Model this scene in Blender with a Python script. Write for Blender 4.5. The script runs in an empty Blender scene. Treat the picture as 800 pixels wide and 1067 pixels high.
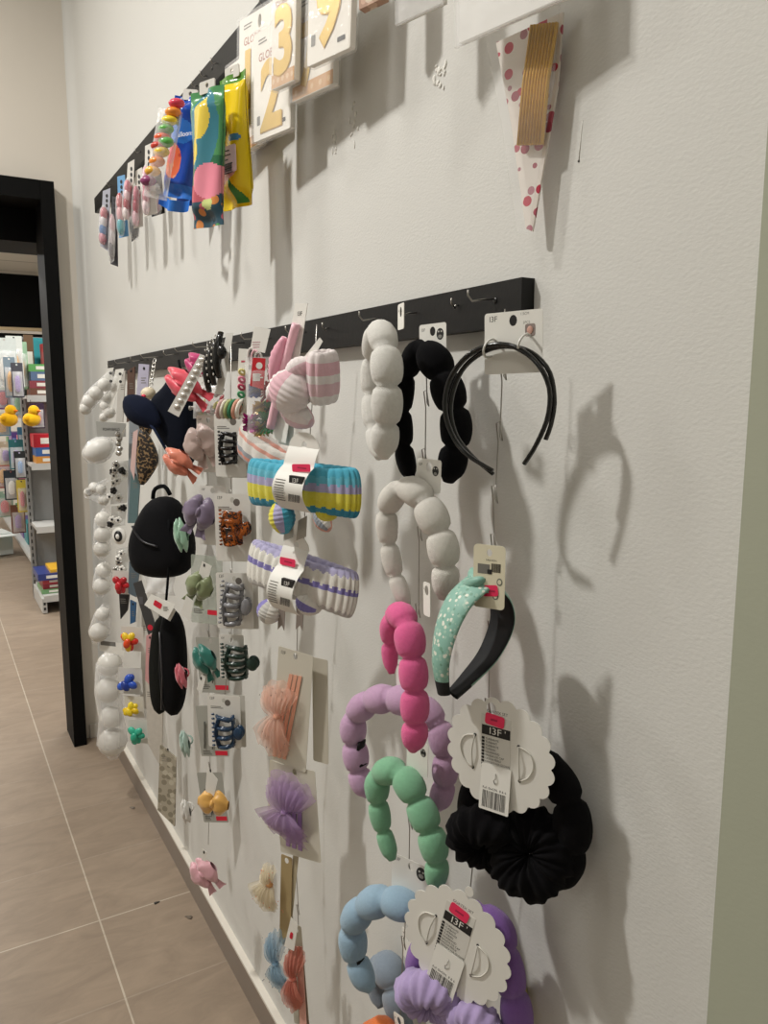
import bpy, math, random
from mathutils import Vector, Matrix
from mathutils.geometry import tessellate_polygon
random.seed(11)
R = math.radians
SC = bpy.context.scene
COL = SC.collection

# ------------------------------------------------------------------ materials
def lin(h):
    h = h.lstrip('#')
    c = [int(h[i:i+2], 16)/255 for i in (0, 2, 4)]
    return [x/12.92 if x <= .04045 else ((x+.055)/1.055)**2.4 for x in c]
MC = {}
def new(key):
    m = bpy.data.materials.new(key); m.use_nodes = True
    nt = m.node_tree; b = nt.nodes['Principled BSDF']; MC[key] = m
    return m, nt, b
def N(nt, t, **kw):
    n = nt.nodes.new(t)
    for k, v in kw.items(): n.inputs[k].default_value = v
    return n
def mat(hexc, rough=.6, metal=0, var=.06, scale=60, bump=0, bscale=400, sheen=0, spec=.5, trans=0):
    key = 'm_%s_%s_%s_%s_%s_%s' % (hexc, rough, metal, var, bump, sheen)
    if key in MC: return MC[key]
    m, nt, b = new(key); c = lin(hexc)
    b.inputs['Roughness'].default_value = rough; b.inputs['Metallic'].default_value = metal
    b.inputs['Specular IOR Level'].default_value = spec
    tc = nt.nodes.new('ShaderNodeTexCoord')
    if var:
        no = N(nt, 'ShaderNodeTexNoise', Scale=scale, Detail=3); nt.links.new(tc.outputs['Object'], no.inputs['Vector'])
        mx = nt.nodes.new('ShaderNodeMix'); mx.data_type = 'RGBA'
        mx.inputs[6].default_value = [max(0, x*(1-var)) for x in c]+[1]
        mx.inputs[7].default_value = [min(1, x*(1+var)) for x in c]+[1]
        nt.links.new(no.outputs['Fac'], mx.inputs[0]); nt.links.new(mx.outputs[2], b.inputs['Base Color'])
    else: b.inputs['Base Color'].default_value = c+[1]
    if bump:
        nb = N(nt, 'ShaderNodeTexNoise', Scale=bscale, Detail=2); nt.links.new(tc.outputs['Object'], nb.inputs['Vector'])
        bp = N(nt, 'ShaderNodeBump', Strength=bump, Distance=.002); nt.links.new(nb.outputs['Fac'], bp.inputs['Height'])
        nt.links.new(bp.outputs['Normal'], b.inputs['Normal'])
    if sheen: b.inputs['Sheen Weight'].default_value = sheen; b.inputs['Sheen Roughness'].default_value = .5
    return m
def fab(h, sheen=.1, bump=.4): return mat(h, .9, 0, .08, 90, bump, 700, sheen, .15)
def plush(h): return mat(h, .95, 0, .09, 260, .6, 1300, .25 if sum(lin(h)) > .15 else .02, .08)
def card(h='e9e7e0'): return mat(h, .5, 0, .015, 20, 0, 1, 0, .35)
def satin(h): return mat(h, .38, 0, .05, 60, .15, 300, .4)
def ink(h='1b1a1a'): return mat(h, .55, 0, 0)
def pla(h, r=.25): return mat(h, r, 0, .03, 40)
def foil(h): return mat(h, .18, .85, .12, 120, .25, 260)
def wire(): return mat('a9a6a0', .3, 1, 0)
def film(hexc='ffffff', amt=.16, key=None):
    k = 'film_%s_%s' % (hexc, amt)
    if k in MC: return MC[k]
    m, nt, b = new(k); out = nt.nodes['Material Output']
    b.inputs['Base Color'].default_value = lin(hexc)+[1]; b.inputs['Roughness'].default_value = .12
    tr = nt.nodes.new('ShaderNodeBsdfTransparent'); mx = nt.nodes.new('ShaderNodeMixShader')
    lw = N(nt, 'ShaderNodeLayerWeight', Blend=.25)
    ma = nt.nodes.new('ShaderNodeMath'); ma.operation = 'MULTIPLY_ADD'; ma.inputs[1].default_value = .45; ma.inputs[2].default_value = amt
    nt.links.new(lw.outputs['Facing'], ma.inputs[0]); nt.links.new(ma.outputs[0], mx.inputs[0])
    nt.links.new(tr.outputs[0], mx.inputs[1]); nt.links.new(b.outputs[0], mx.inputs[2])
    no = N(nt, 'ShaderNodeTexNoise', Scale=55, Detail=2); tc = nt.nodes.new('ShaderNodeTexCoord')
    nt.links.new(tc.outputs['Object'], no.inputs['Vector'])
    bp = N(nt, 'ShaderNodeBump', Strength=.6, Distance=.004); nt.links.new(no.outputs['Fac'], bp.inputs['Height']); nt.links.new(bp.outputs['Normal'], b.inputs['Normal'])
    nt.links.new(mx.outputs[0], out.inputs['Surface'])
    return m
def tulle(hexc, a=.6):
    k = 'tulle_%s_%s' % (hexc, a)
    if k in MC: return MC[k]
    m, nt, b = new(k); out = nt.nodes['Material Output']
    b.inputs['Base Color'].default_value = lin(hexc)+[1]; b.inputs['Roughness'].default_value = .9
    b.inputs['Specular IOR Level'].default_value = .1
    tl = N(nt, 'ShaderNodeBsdfTranslucent'); tl.inputs[0].default_value = lin(hexc)+[1]
    m1 = nt.nodes.new('ShaderNodeMixShader'); m1.inputs[0].default_value = .35
    nt.links.new(b.outputs[0], m1.inputs[1]); nt.links.new(tl.outputs[0], m1.inputs[2])
    tr = nt.nodes.new('ShaderNodeBsdfTransparent'); m2 = nt.nodes.new('ShaderNodeMixShader'); m2.inputs[0].default_value = a
    nt.links.new(tr.outputs[0], m2.inputs[1]); nt.links.new(m1.outputs[0], m2.inputs[2]); nt.links.new(m2.outputs[0], out.inputs['Surface'])
    return m
def pattern(key, base, spots, scale=60, size=.35, kind='VORONOI', rough=.6):
    """procedural print: coloured spots (voronoi cells) or noise blotches over a base colour"""
    if key in MC: return MC[key]
    m, nt, b = new(key); tc = nt.nodes.new('ShaderNodeTexCoord'); b.inputs['Roughness'].default_value = rough
    ramp = nt.nodes.new('ShaderNodeValToRGB'); ramp.color_ramp.interpolation = 'CONSTANT'
    if kind == 'VORONOI':
        v = N(nt, 'ShaderNodeTexVoronoi', Scale=scale); nt.links.new(tc.outputs['Object'], v.inputs['Vector'])
        e = ramp.color_ramp.elements; e[0].position = 0; e[1].position = 1
        e[0].color = lin(spots[0])+[1]; e[1].color = lin(spots[-1])+[1]
        for i, s in enumerate(spots[1:-1]):
            x = e.new((i+1)/(len(spots)-1)); x.color = lin(s)+[1]
        sp = nt.nodes.new('ShaderNodeSeparateColor'); nt.links.new(v.outputs['Color'], sp.inputs[0]); nt.links.new(sp.outputs[0], ramp.inputs[0])
        lt = nt.nodes.new('ShaderNodeMath'); lt.operation = 'LESS_THAN'; lt.inputs[1].default_value = size
        nt.links.new(v.outputs['Distance'], lt.inputs[0]); fac = lt.outputs[0]
    else:
        v = N(nt, 'ShaderNodeTexNoise', Scale=scale, Detail=4, Distortion=.6); nt.links.new(tc.outputs['Object'], v.inputs['Vector'])
        e = ramp.color_ramp.elements; e[0].position = 0; e[1].position = .42+.2*(1-1/len(spots))
        e[0].color = lin(spots[0])+[1]; e[1].color = lin(spots[-1])+[1]
        for i, s in enumerate(spots[1:-1]):
            x = e.new(.42+.2*(i+1)/len(spots)); x.color = lin(s)+[1]
        nt.links.new(v.outputs['Fac'], ramp.inputs[0]); fac = None
    mx = nt.nodes.new('ShaderNodeMix'); mx.data_type = 'RGBA'; mx.inputs[6].default_value = lin(base)+[1]
    nt.links.new(ramp.outputs[0], mx.inputs[7])
    if fac: nt.links.new(fac, mx.inputs[0])
    else: mx.inputs[0].default_value = 1
    nt.links.new(mx.outputs[2], b.inputs['Base Color'])
    return m

# ------------------------------------------------------------------ mesh builder
TXT = {}
def text_mesh(t, bold=0):
    s = t+str(bold)
    if s not in TXT:
        cu = bpy.data.curves.new('t', 'FONT'); cu.body = t; cu.resolution_u = 3; cu.offset = bold
        o = bpy.data.objects.new('t', cu); COL.objects.link(o)
        dg = bpy.context.evaluated_depsgraph_get(); dg.update()
        me = bpy.data.meshes.new_from_object(o.evaluated_get(dg))
        v = [tuple(x.co) for x in me.vertices]; f = [tuple(p.vertices) for p in me.polygons]
        bpy.data.objects.remove(o); bpy.data.curves.remove(cu); bpy.data.meshes.remove(me)
        TXT[s] = (v, f)
    return TXT[s]
def circ(cx, cz, rx, rz=None, n=14, a0=0, a1=360):
    rz = rx if rz is None else rz
    k = n if abs(a1-a0) >= 360 else n-1
    return [(cx+rx*math.cos(R(a0+(a1-a0)*i/k)), cz+rz*math.sin(R(a0+(a1-a0)*i/k))) for i in range(n)]
def rrect(w, h, r=.004, cx=0, cz=0, n=4):
    p = []
    for sx, sz, a in ((1, 1, 0), (-1, 1, 90), (-1, -1, 180), (1, -1, 270)):
        for i in range(n):
            t = R(a+90*i/(n-1)); p.append((cx+sx*(w/2-r)+r*math.cos(t), cz+sz*(h/2-r)+r*math.sin(t)))
    return p
def smooth_path(pts, n, closed=False):
    """Catmull-Rom through tuples of any length, n samples, even arc length"""
    P = [Vector(p) if len(p) in (2, 3, 4) else p for p in pts]
    m = len(P); raw = []
    seg = m if closed else m-1
    for i in range(seg):
        g = lambda k: P[k % m] if closed else P[max(0, min(m-1, k))]
        a, b, c, d = g(i-1), g(i), g(i+1), g(i+2)
        for j in range(12):
            t = j/12
            raw.append(.5*((2*b)+(c-a)*t+(2*a-5*b+4*c-d)*t*t+(3*b-a-3*c+d)*t*t*t))
    raw.append(P[0].copy() if closed else P[-1].copy())
    L = [0]
    for i in range(1, len(raw)):
        L.append(L[-1]+(Vector(raw[i][:2])-Vector(raw[i-1][:2])).length if len(raw[i]) < 4 and False else L[-1]+(raw[i]-raw[i-1]).length)
    out = []; k = 0
    for i in range(n):
        s = L[-1]*i/(n if closed else n-1)
        while k < len(L)-2 and L[k+1] < s: k += 1
        u = (s-L[k])/max(1e-9, L[k+1]-L[k]); out.append(raw[k].lerp(raw[k+1], min(1, max(0, u))))
    return out

class MB:
    def __init__(s): s.v = []; s.f = []; s.m = []; s.sm = []; s.mats = []
    def mi(s, m):
        if m not in s.mats: s.mats.append(m)
        return s.mats.index(m)
    def add(s, vs, fs, m, smooth=True, M=None):
        b = len(s.v); s.v += [tuple(M @ Vector(v)) if M else tuple(v) for v in vs]
        ms = m if isinstance(m, list) else [m]*len(fs)
        for f, k in zip(fs, ms): s.f.append(tuple(b+i for i in f)); s.m.append(s.mi(k)); s.sm.append(smooth)
        return s
    def box(s, c, d, m, M=None):
        x, y, z = [q/2 for q in d]
        vs = [(c[0]+a*x, c[1]+b*y, c[2]+e*z) for a in (-1, 1) for b in (-1, 1) for e in (-1, 1)]
        fs = [(0, 1, 3, 2), (4, 6, 7, 5), (0, 4, 5, 1), (2, 3, 7, 6), (0, 2, 6, 4), (1, 5, 7, 3)]
        return s.add(vs, fs, m, False, M)
    def prism(s, loops, y0, y1, m, M=None):
        """polygon(s) in XZ (first outer, others holes) between y0 (front) and y1"""
        if not isinstance(loops[0][0], (tuple, list)): loops = [loops]
        flat = [p for l in loops for p in l]; n = len(flat)
        tr = tessellate_polygon([[Vector((p[0], p[1], 0)) for p in l] for l in loops])
        vs = [(p[0], y0, p[1]) for p in flat]+[(p[0], y1, p[1]) for p in flat]
        fs = []
        for t in tr:
            a, b, c = [flat[i] for i in t]
            ccw = (b[0]-a[0])*(c[1]-a[1])-(b[1]-a[1])*(c[0]-a[0]) > 0
            t = tuple(t) if ccw else (t[0], t[2], t[1])
            fs.append(t); fs.append((t[0]+n, t[2]+n, t[1]+n))
        o = 0
        for l in loops:
            k = len(l)
            for i in range(k):
                a, b = o+i, o+(i+1) % k; fs.append((a, b, b+n, a+n))
            o += k
        return s.add(vs, fs, m, False, M)
    def flat(s, pts, y, m, M=None):
        """thin print on a card: polygon in XZ at y"""
        return s.prism([list(pts)], y-.00012, y, m, M)
    def tube(s, pts, rad, m, n=8, up=(0, 1, 0), closed=False, caps=True, M=None, seg=None):
        P = [Vector(p[:3]) for p in pts]; k = len(P); up = Vector(up).normalized()
        vs, fs = [], []
        last = None
        for i, p in enumerate(P):
            t = (P[(i+1) % k]-P[i-1]) if closed else (P[min(k-1, i+1)]-P[max(0, i-1)])
            t = t.normalized() if t.length > 1e-9 else Vector((0, 0, 1))
            a = up-t*up.dot(t)
            if a.length < .05: a = (last or Vector((1, 0, 0)))-t*(last or Vector((1, 0, 0))).dot(t)
            a.normalize(); last = a
            b = t.cross(a)
            r = rad(i/(k-1 if not closed else k)) if callable(rad) else (rad[i] if isinstance(rad, list) else rad)
            ra, rb = r if isinstance(r, (tuple, list)) else (r, r)     # ra along up, rb in plane
            for j in range(n):
                q = 2*math.pi*j/n
                vs.append(p+a*(ra*math.cos(q))+b*(rb*math.sin(q)))
        for i in range(k if closed else k-1):
            for j in range(n):
                i2 = (i+1) % k
                fs.append((i*n+j, i*n+(j+1) % n, i2*n+(j+1) % n, i2*n+j))
        mm = [m]*len(fs) if not callable(m) else [m((i//n)/k, (i % n)/n) for i in range(len(fs))]
        if caps and not closed:
            fs.append(tuple(range(n))[::-1]); fs.append(tuple((k-1)*n+j for j in range(n))); mm += [mm[0], mm[-1]]
        return s.add(vs, fs, mm, True, M)
    def ball(s, c, r, m, M=None, nu=14, nv=9, fn=None):
        r = r if isinstance(r, (tuple, list)) else (r, r, r)
        vs = []; fs = []
        for j in range(nv+1):
            ph = math.pi*j/nv
            for i in range(nu):
                q = 2*math.pi*i/nu; k = fn(q, ph) if fn else 1
                vs.append((c[0]+k*r[0]*math.sin(ph)*math.cos(q), c[1]+k*r[1]*math.sin(ph)*math.sin(q), c[2]+k*r[2]*math.cos(ph)))
        for j in range(nv):
            for i in range(nu):
                i2 = (i+1) % nu; fs.append((j*nu+i, (j+1)*nu+i, (j+1)*nu+i2, j*nu+i2))
        return s.add(vs, fs, m, True, M)
    def grid(s, fn, nu, nv, m, cu=False, cv=False, smooth=True, M=None):
        U = nu if cu else nu+1; V = nv if cv else nv+1
        vs = [fn(i/nu, j/nv) for i in range(U) for j in range(V)]
        fs = []; mm = []
        for i in range(nu):
            for j in range(nv):
                a, b = (i+1) % U, (j+1) % V
                fs.append((i*V+j, a*V+j, a*V+b, i*V+b))
                mm.append(m((i+.5)/nu, (j+.5)/nv) if callable(m) else m)
        return s.add(vs, fs, mm, smooth, M)
    def text(s, t, x, y, z, size, m, M=None, align=0, sx=1):
        v, f = text_mesh(t)
        w = max((p[0] for p in v), default=0)*sx; o = {0: 0, 1: -w/2, 2: -w}[align]
        vs = [(x+(p[0]*sx+o)*size, y, z+p[1]*size) for p in v]
        return s.add(vs, f, m, False, M)
    def build(s, name, parent=None, solid=0, sub=0, recalc=False):
        me = bpy.data.meshes.new(name); me.from_pydata(s.v, [], s.f)
        for m in s.mats: me.materials.append(m)
        me.polygons.foreach_set('material_index', s.m); me.polygons.foreach_set('use_smooth', s.sm); me.update()
        o = bpy.data.objects.new(name, me); COL.objects.link(o)
        if parent: o.parent = parent
        if solid:
            q = o.modifiers.new('s', 'SOLIDIFY'); q.thickness = solid; q.offset = 0
        if sub:
            q = o.modifiers.new('u', 'SUBSURF'); q.levels = sub; q.render_levels = sub
        return o
def thing(name, label, cat, pos, yaw=0, roll=0, pitch=0, group=None):
    """Empty at the hanging point; local X runs along the wall, -Y out into the room, Z up"""
    o = bpy.data.objects.new(name, None); COL.objects.link(o); o.empty_display_size = .02
    o.location = pos; o.rotation_euler = (R(pitch), R(roll), R(-90+yaw))
    o['label'] = label; o['category'] = cat
    if group: o['group'] = group
    return o
def tag(o, label, cat, group=None):
    o['label'] = label; o['category'] = cat
    if group: o['group'] = group
    return o
def struct(mb, name):
    o = mb.build(name); o['kind'] = 'structure'; return o

# ------------------------------------------------------------------ the setting
YB = 3.37          # face of the end wall
CEIL = 3.25
def wall_mat(key, hexc, bump=.2):
    m, nt, b = new(key); c = lin(hexc); b.inputs['Roughness'].default_value = .75; b.inputs['Specular IOR Level'].default_value = .25
    tc = nt.nodes.new('ShaderNodeTexCoord')
    n1 = N(nt, 'ShaderNodeTexNoise', Scale=1.3, Detail=4); nt.links.new(tc.outputs['Object'], n1.inputs['Vector'])
    mx = nt.nodes.new('ShaderNodeMix'); mx.data_type = 'RGBA'
    mx.inputs[6].default_value = [x*.97 for x in c]+[1]; mx.inputs[7].default_value = [min(1, x*1.03) for x in c]+[1]
    nt.links.new(n1.outputs['Fac'], mx.inputs[0]); nt.links.new(mx.outputs[2], b.inputs['Base Color'])
    mp = nt.nodes.new('ShaderNodeMapping'); mp.inputs['Scale'].default_value = (1, .55, 1); nt.links.new(tc.outputs['Object'], mp.inputs['Vector'])
    n2 = N(nt, 'ShaderNodeTexNoise', Scale=330, Detail=3); nt.links.new(mp.outputs[0], n2.inputs['Vector'])
    bp = N(nt, 'ShaderNodeBump', Strength=bump, Distance=.0022); nt.links.new(n2.outputs['Fac'], bp.inputs['Height']); nt.links.new(bp.outputs['Normal'], b.inputs['Normal'])
    return m
M_WALL = wall_mat('wall_paint', 'd0cfca')
M_BACK = wall_mat('end_wall_paint', 'd4cdc2', .1)
M_PIL = wall_mat('pillar_paint', 'a3a694', .05)
M_CEIL = wall_mat('ceiling_paint', 'dedcd6', .05)
M_BLACK = mat('060606', .6, 0, .15, 30, 0, 1, 0, .12)
M_RAIL = mat('0e0e0e', .5, 0, .2, 25, .1, 120, 0, .3)

def floor_mat():
    m, nt, b = new('floor_tiles'); b.inputs['Roughness'].default_value = .42
    tc = nt.nodes.new('ShaderNodeTexCoord')
    mp = nt.nodes.new('ShaderNodeMapping'); mp.inputs['Rotation'].default_value = (0, 0, R(90)); mp.inputs['Location'].default_value = (2.11, .27, 0)
    nt.links.new(tc.outputs['Object'], mp.inputs['Vector'])
    br = nt.nodes.new('ShaderNodeTexBrick'); br.offset = 0; br.squash = 1
    for k, v in dict(Scale=1, ).items(): br.inputs[k].default_value = v
    br.inputs['Mortar Size'].default_value = .0022; br.inputs['Brick Width'].default_value = .33; br.inputs['Row Height'].default_value = .66
    br.inputs['Color1'].default_value = lin('90806f')+[1]; br.inputs['Color2'].default_value = lin('968675')+[1]; br.inputs['Mortar'].default_value = lin('9c8e7e')+[1]
    nt.links.new(mp.outputs[0], br.inputs['Vector'])
    n1 = N(nt, 'ShaderNodeTexNoise', Scale=9, Detail=12, Roughness=.68, Distortion=1.2); mp2 = nt.nodes.new('ShaderNodeMapping'); mp2.inputs['Scale'].default_value = (.6, 1.6, 1)
    nt.links.new(tc.outputs['Object'], mp2.inputs['Vector']); nt.links.new(mp2.outputs[0], n1.inputs['Vector'])
    rp = nt.nodes.new('ShaderNodeValToRGB'); e = rp.color_ramp.elements; e[0].position = .3; e[0].color = (.62, .6, .58, 1); e[1].position = .72; e[1].color = (1.22, 1.2, 1.17, 1)
    nt.links.new(n1.outputs['Fac'], rp.inputs[0])
    b2 = nt.nodes.new('ShaderNodeTexBrick'); b2.offset = 0
    for k, v in (('Scale', 1), ('Mortar Size', .0024), ('Brick Width', 60), ('Row Height', .66)): b2.inputs[k].default_value = v
    nt.links.new(mp.outputs[0], b2.inputs['Vector'])
    ml = nt.nodes.new('ShaderNodeMix'); ml.data_type = 'RGBA'; ml.inputs[7].default_value = lin('b6ab9b')+[1]
    nt.links.new(br.outputs['Color'], ml.inputs[6]); nt.links.new(b2.outputs['Fac'], ml.inputs[0])
    mu = nt.nodes.new('ShaderNodeMix'); mu.data_type = 'RGBA'; mu.blend_type = 'MULTIPLY'; mu.inputs[0].default_value = .55
    nt.links.new(ml.outputs[2], mu.inputs[6]); nt.links.new(rp.outputs[0], mu.inputs[7]); nt.links.new(mu.outputs[2], b.inputs['Base Color'])
    bp = N(nt, 'ShaderNodeBump', Strength=.25, Distance=.002); nt.links.new(br.outputs['Fac'], bp.inputs['Height']); bp.invert = True
    nt.links.new(bp.outputs['Normal'], b.inputs['Normal'])
    return m
struct(MB().box((-.2, 4.5, -.05), (6, 15, .1), floor_mat()), 'floor')
struct(MB().box((.08, 1.7, 1.65), (.16, 3.6, 3.3), M_WALL), 'wall_right')
# a pillar that stands a little proud of the wall beside the camera
pil = MB().box((.05, -.62, 1.65), (.19, 1.98, 3.3), M_PIL); struct(pil, 'pillar')
# end wall with the doorway: pier beside the corner, the part over the opening, the far side
DX = -.104; DTOP = 2.262; DL = -1.35
w = MB(); w.box(((DX+.2)/2, YB+.07, 1.65), (.2-DX, .14, 3.3), M_BACK); w.box(((DX+DL)/2, YB+.07, (DTOP+3.3)/2), (DX-DL, .14, 3.3-DTOP), M_BACK)
w.box(((DL-3.2)/2, YB+.07, 1.65), (DL+3.2, .14, 3.3), M_BACK); struct(w, 'wall_back')
# soft plaster fillet that rounds the corner between the two walls
fl = MB(); fl.grid(lambda u, v: (.001-.035*(1-math.sin(u*math.pi/2)), YB+.001-.07*(1-math.cos(u*math.pi/2)), v*CEIL), 8, 1, M_WALL); struct(fl, 'trim_3')
struct(MB().box((-3.2, .7, 1.65), (.1, 5.6, 3.3), M_WALL), 'wall_left')
struct(MB().box((-1.5, -2.0, 1.65), (3.4, .1, 3.3), M_WALL), 'wall_front')
struct(MB().box((-1.5, .7, CEIL+.05), (3.6, 5.7, .1), M_CEIL), 'ceiling')
# black door frame
door = bpy.data.objects.new('door_1', None); COL.objects.link(door); door['kind'] = 'structure'
JW = .05
MB().box((DX-JW/2, YB+.03, DTOP/2), (JW, .2, DTOP), M_BLACK).build('jamb', door)
MB().box((DL+JW/2, YB+.03, DTOP/2), (JW, .2, DTOP), M_BLACK).build('jamb', door)
MB().box(((DX+DL)/2, YB+.03, DTOP-.035), (DX-DL-2*JW-.002, .2, .07), M_BLACK).build('lintel', door)
# roller box over the inside of the doorway
struct(MB().box(((DX+DL)/2+.05, YB+.3, 2.32), (1.5, .3, .5), M_BLACK), 'trim_4')
# baseboard: tiled skirting with a ledge, coloured pale for the light its top catches
M_BASE = mat('7f7368', .4, 0, .08, 12)
bb = MB().box((-.007, 1.88, .04), (.014, 2.97, .08), M_BASE); bb.box((-.008, 1.88, .0835), (.017, 2.97, .007), mat('d9d3c8', .5, 0, .03))
struct(bb, 'baseboard_right')
struct(MB().box((-.045, YB-.006, .03), (.07, .012, .06), mat('c9c3b8', .7, 0, .1, 40)), 'baseboard_back')
# flaked paint and a scratch on the upper wall
M_SCAR = mat('e6e4dd', .8, 0, .05, 200, .8, 300)
sc = MB()
for p, n, s in (((0.0,0.8532,1.8466), 16, .02), ((0.0,1.141,1.8389), 9, .02), ((0.0,1.0805,1.8555), 12, .022)):
    for i in range(n):
        a = random.uniform(0, 6.28); q = random.random()*s
        sc.ball((-.0002, p[1]+q*.7*math.cos(a), p[2]+q*1.5*math.sin(a)), (.0014, .0014+random.random()*.003, .0018+random.random()*.005), M_SCAR, nu=6, nv=4)
p0 = (0.0,0.6032,1.7218); p1 = (0.0,0.6065,1.684)
sc.tube([(-.0002,)+p0[1:], (-.0002,)+p1[1:]], .0005, M_SCAR, 5); sc.ball((-.0003,)+p1[1:], .0012, mat('4a4844'), nu=6, nv=4)
struct(sc, 'trim_5')

def scrap(label, p, r, col):
    o = thing('floor_scrap', label, 'scrap', (p[0], p[1], .0005)); o.rotation_euler = (0, 0, p[1]*9)
    MB().ball((0, 0, .001), (r, r*.55, .0016), mat(col, .8), None, 9, 5, lambda q, ph: 1+.25*math.sin(3*q+p[0]*40)).build('scrap_body', o)
# (built further down, after the helpers they need)
# the shop beyond the doorway
FX0, FX1, FY0, FY1 = -3, 2.6, YB+.14, 11.2
M_FT = new('far_ceiling_tiles')[0]
nt = M_FT.node_tree; b = nt.nodes['Principled BSDF']; br = nt.nodes.new('ShaderNodeTexBrick'); tc = nt.nodes.new('ShaderNodeTexCoord')
br.offset = 0; br.inputs['Scale'].default_value = 1; br.inputs['Brick Width'].default_value = 1.2; br.inputs['Row Height'].default_value = .6; br.inputs['Mortar Size'].default_value = .012
for k, c in (('Color1', 'cfcabf'), ('Color2', 'c8c3b8'), ('Mortar', '8e897f')): br.inputs[k].default_value = lin(c)+[1]
nt.links.new(tc.outputs['Object'], br.inputs['Vector']); nt.links.new(br.outputs['Color'], b.inputs['Base Color']); b.inputs['Roughness'].default_value = .9
struct(MB().box(((FX0+FX1)/2, (FY0+FY1)/2, 2.7), (FX1-FX0, FY1-FY0, .1), M_FT), 'ceiling_far')
struct(MB().box((FX0, (FY0+FY1)/2, 1.35), (.1, FY1-FY0, 2.7), M_BACK), 'wall_far_side')
struct(MB().box((FX1, (FY0+FY1)/2, 1.35), (.1, FY1-FY0, 2.7), M_BACK), 'wall_far_aisle')
M_TEAL = mat('2f9aa3', .7, 0, .15, 3)
struct(MB().box(((FX0+FX1)/2, FY1, 1.35), (FX1-FX0, .1, 2.7), M_BACK), 'wall_far_end')
fb = MB().box((0, 8.65, 2.4), (5.4, .1, .515), M_BLACK); fb.box((0, 8.69, 2.06), (5.4, .06, .05), M_BLACK); fb.box((0, 8.62, 2.125), (5.4, .05, .03), mat('c9b28c', .5)); struct(fb, 'beam_far')  # tan strip under the beam has its warm lighting put into the colour
struct(MB().box((-1.5, FY0-.0, 2.97), (3.4, .001, .7), M_BACK), 'wall_above')

# ------------------------------------------------------------------ the two black rails and their hooks
def hook_mesh(x, z, L, up=.008):
    return MB().tube([(x, -.018, z), (x, -.022-L*.3, z-.001), (x, -.018-L, z-.004), (x, -.024-L, z+.002), (x, -.024-L, z+up)], .0011, wire(), 6, up=(1, 0, 0))
def rail(name, label, pos, z0, z1, x1, hooks):
    r = thing('display_rail', label, 'rail', pos)
    b = MB().box((x1/2, -.009, (z0+z1)/2), (x1, .018, z1-z0), M_RAIL)
    for i in range(5): b.ball((x1*(.02+i*.24), -.0185, z0+.6*(z1-z0)), (.0035, .001, .0035), mat('0c0c0c', .3), nu=8, nv=5)
    b.build('board', r)
    for h in hooks: hook_mesh(h[0], h[1], h[2]).build('hook', r)
    return r
RY = (0.0,0.6678,1.5775); ZT = 1.5785; ZB = 1.5285
YL = 2.905
hk = []
# (pixel-measured spots along the rail) y position, length
for yy, L in ((0.7157914566996219, .03), (0.7843677969920441, .004), (0.8788634739438536, .02), (0.9682521196529006, .03), (1.1395128610355973, .004), (1.226015593889278, .03),
              (1.3857873636361995, .05), (1.5266477999432684, .06), (1.654976619848308, .06), (1.8315650136619952, .05), (2.0073166533879294, .03), (2.1647361590532976, .05), (2.3803101969572085, .03), (2.5537256264105235, .04), (2.7674086363720107, .02)):
    hk.append((yy-YL, ZT-.018-1.5, L))
hk = [(-a, z, L) for a, z, L in hk]
rail('display_rail', 'long black wooden rail with wire hooks along the middle of the wall', (0, YL, 1.5), ZB-1.5, ZT-1.5, YL-RY[1], hk)
YL2 = 2.99; Y2 = .35
hk2 = [(YL2-y, 2.125-2.0, L) for y, L in ((1.7697541067894513, .008), (1.634857267444531, .008), (1.707076692095039, .008), (1.9520759419727027, .008), (2.3028604047472725, .008), (2.6976243397799444, .008))]
hk2 += [(YL2-y, .125, .01) for y in (1.46, 1.36, 1.2, 1.05, .9, .72)]
rail('display_rail', 'black wooden rail high on the wall carrying bags and number balloon packs', (0, YL2, 2.0), .097, .147, YL2-Y2, hk2)

# ------------------------------------------------------------------ shared makers
scrap('small dark scrap lying on the floor tile below the pink bow', (-0.11335724949216586,2.106241577276729,0.0), .009, '35302b')
scrap('flat brown scrap lying on the floor beside the skirting below the pink bow', (-0.049819551818522045,1.996347925012086,2.220446049250313e-16), .012, '6d6256')
scrap('small grey scrap on the floor out from the skirting, furthest from the bow', (-0.05428411102839348,2.6800333487342556,2.220446049250313e-16), .012, '7a7065')
WHITE = card(); CREAM = card('e3dcc2'); GREY = card('b9b6ae'); INK = ink(); LIGHTINK = ink('77746e'); PINKST = mat('f0305f', .5, 0, .03)
REDST = mat('d3203a', .5, 0, .03)
def barcode(mb, x, z, w, h, y, M=None):
    rr = random.Random(5); q = x-w/2
    while q < x+w/2:
        t = w*rr.choice((.012, .02, .03)); mb.flat([(q, z-h/2), (q+t, z-h/2), (q+t, z+h/2), (q, z+h/2)], y, INK, M); q += t+w*rr.choice((.015, .025, .035))
def lines(mb, x, z, w, n, dz, h, y, m=None, M=None):
    rr = random.Random(int(n*7+w*1000))
    for i in range(n):
        ww = w*rr.uniform(.6, 1); mb.flat([(x, z-i*dz-h), (x+ww, z-i*dz-h), (x+ww, z-i*dz), (x, z-i*dz)], y, m or LIGHTINK, M)
def sticker(mb, x, z, w, h, y, m=None, M=None, rot=0):
    m = m or PINKST
    pts = [(x+a*math.cos(R(rot))-b*math.sin(R(rot)), z+a*math.sin(R(rot))+b*math.cos(R(rot))) for a, b in rrect(w, h, h*.22)]
    mb.flat(pts, y-.0002, m, M)
    lines(mb, x-w*.2, z+h*.1, w*.5, 1, .001, h*.16, y-.0005, mat('b02048', .5, 0, 0), M)
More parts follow.
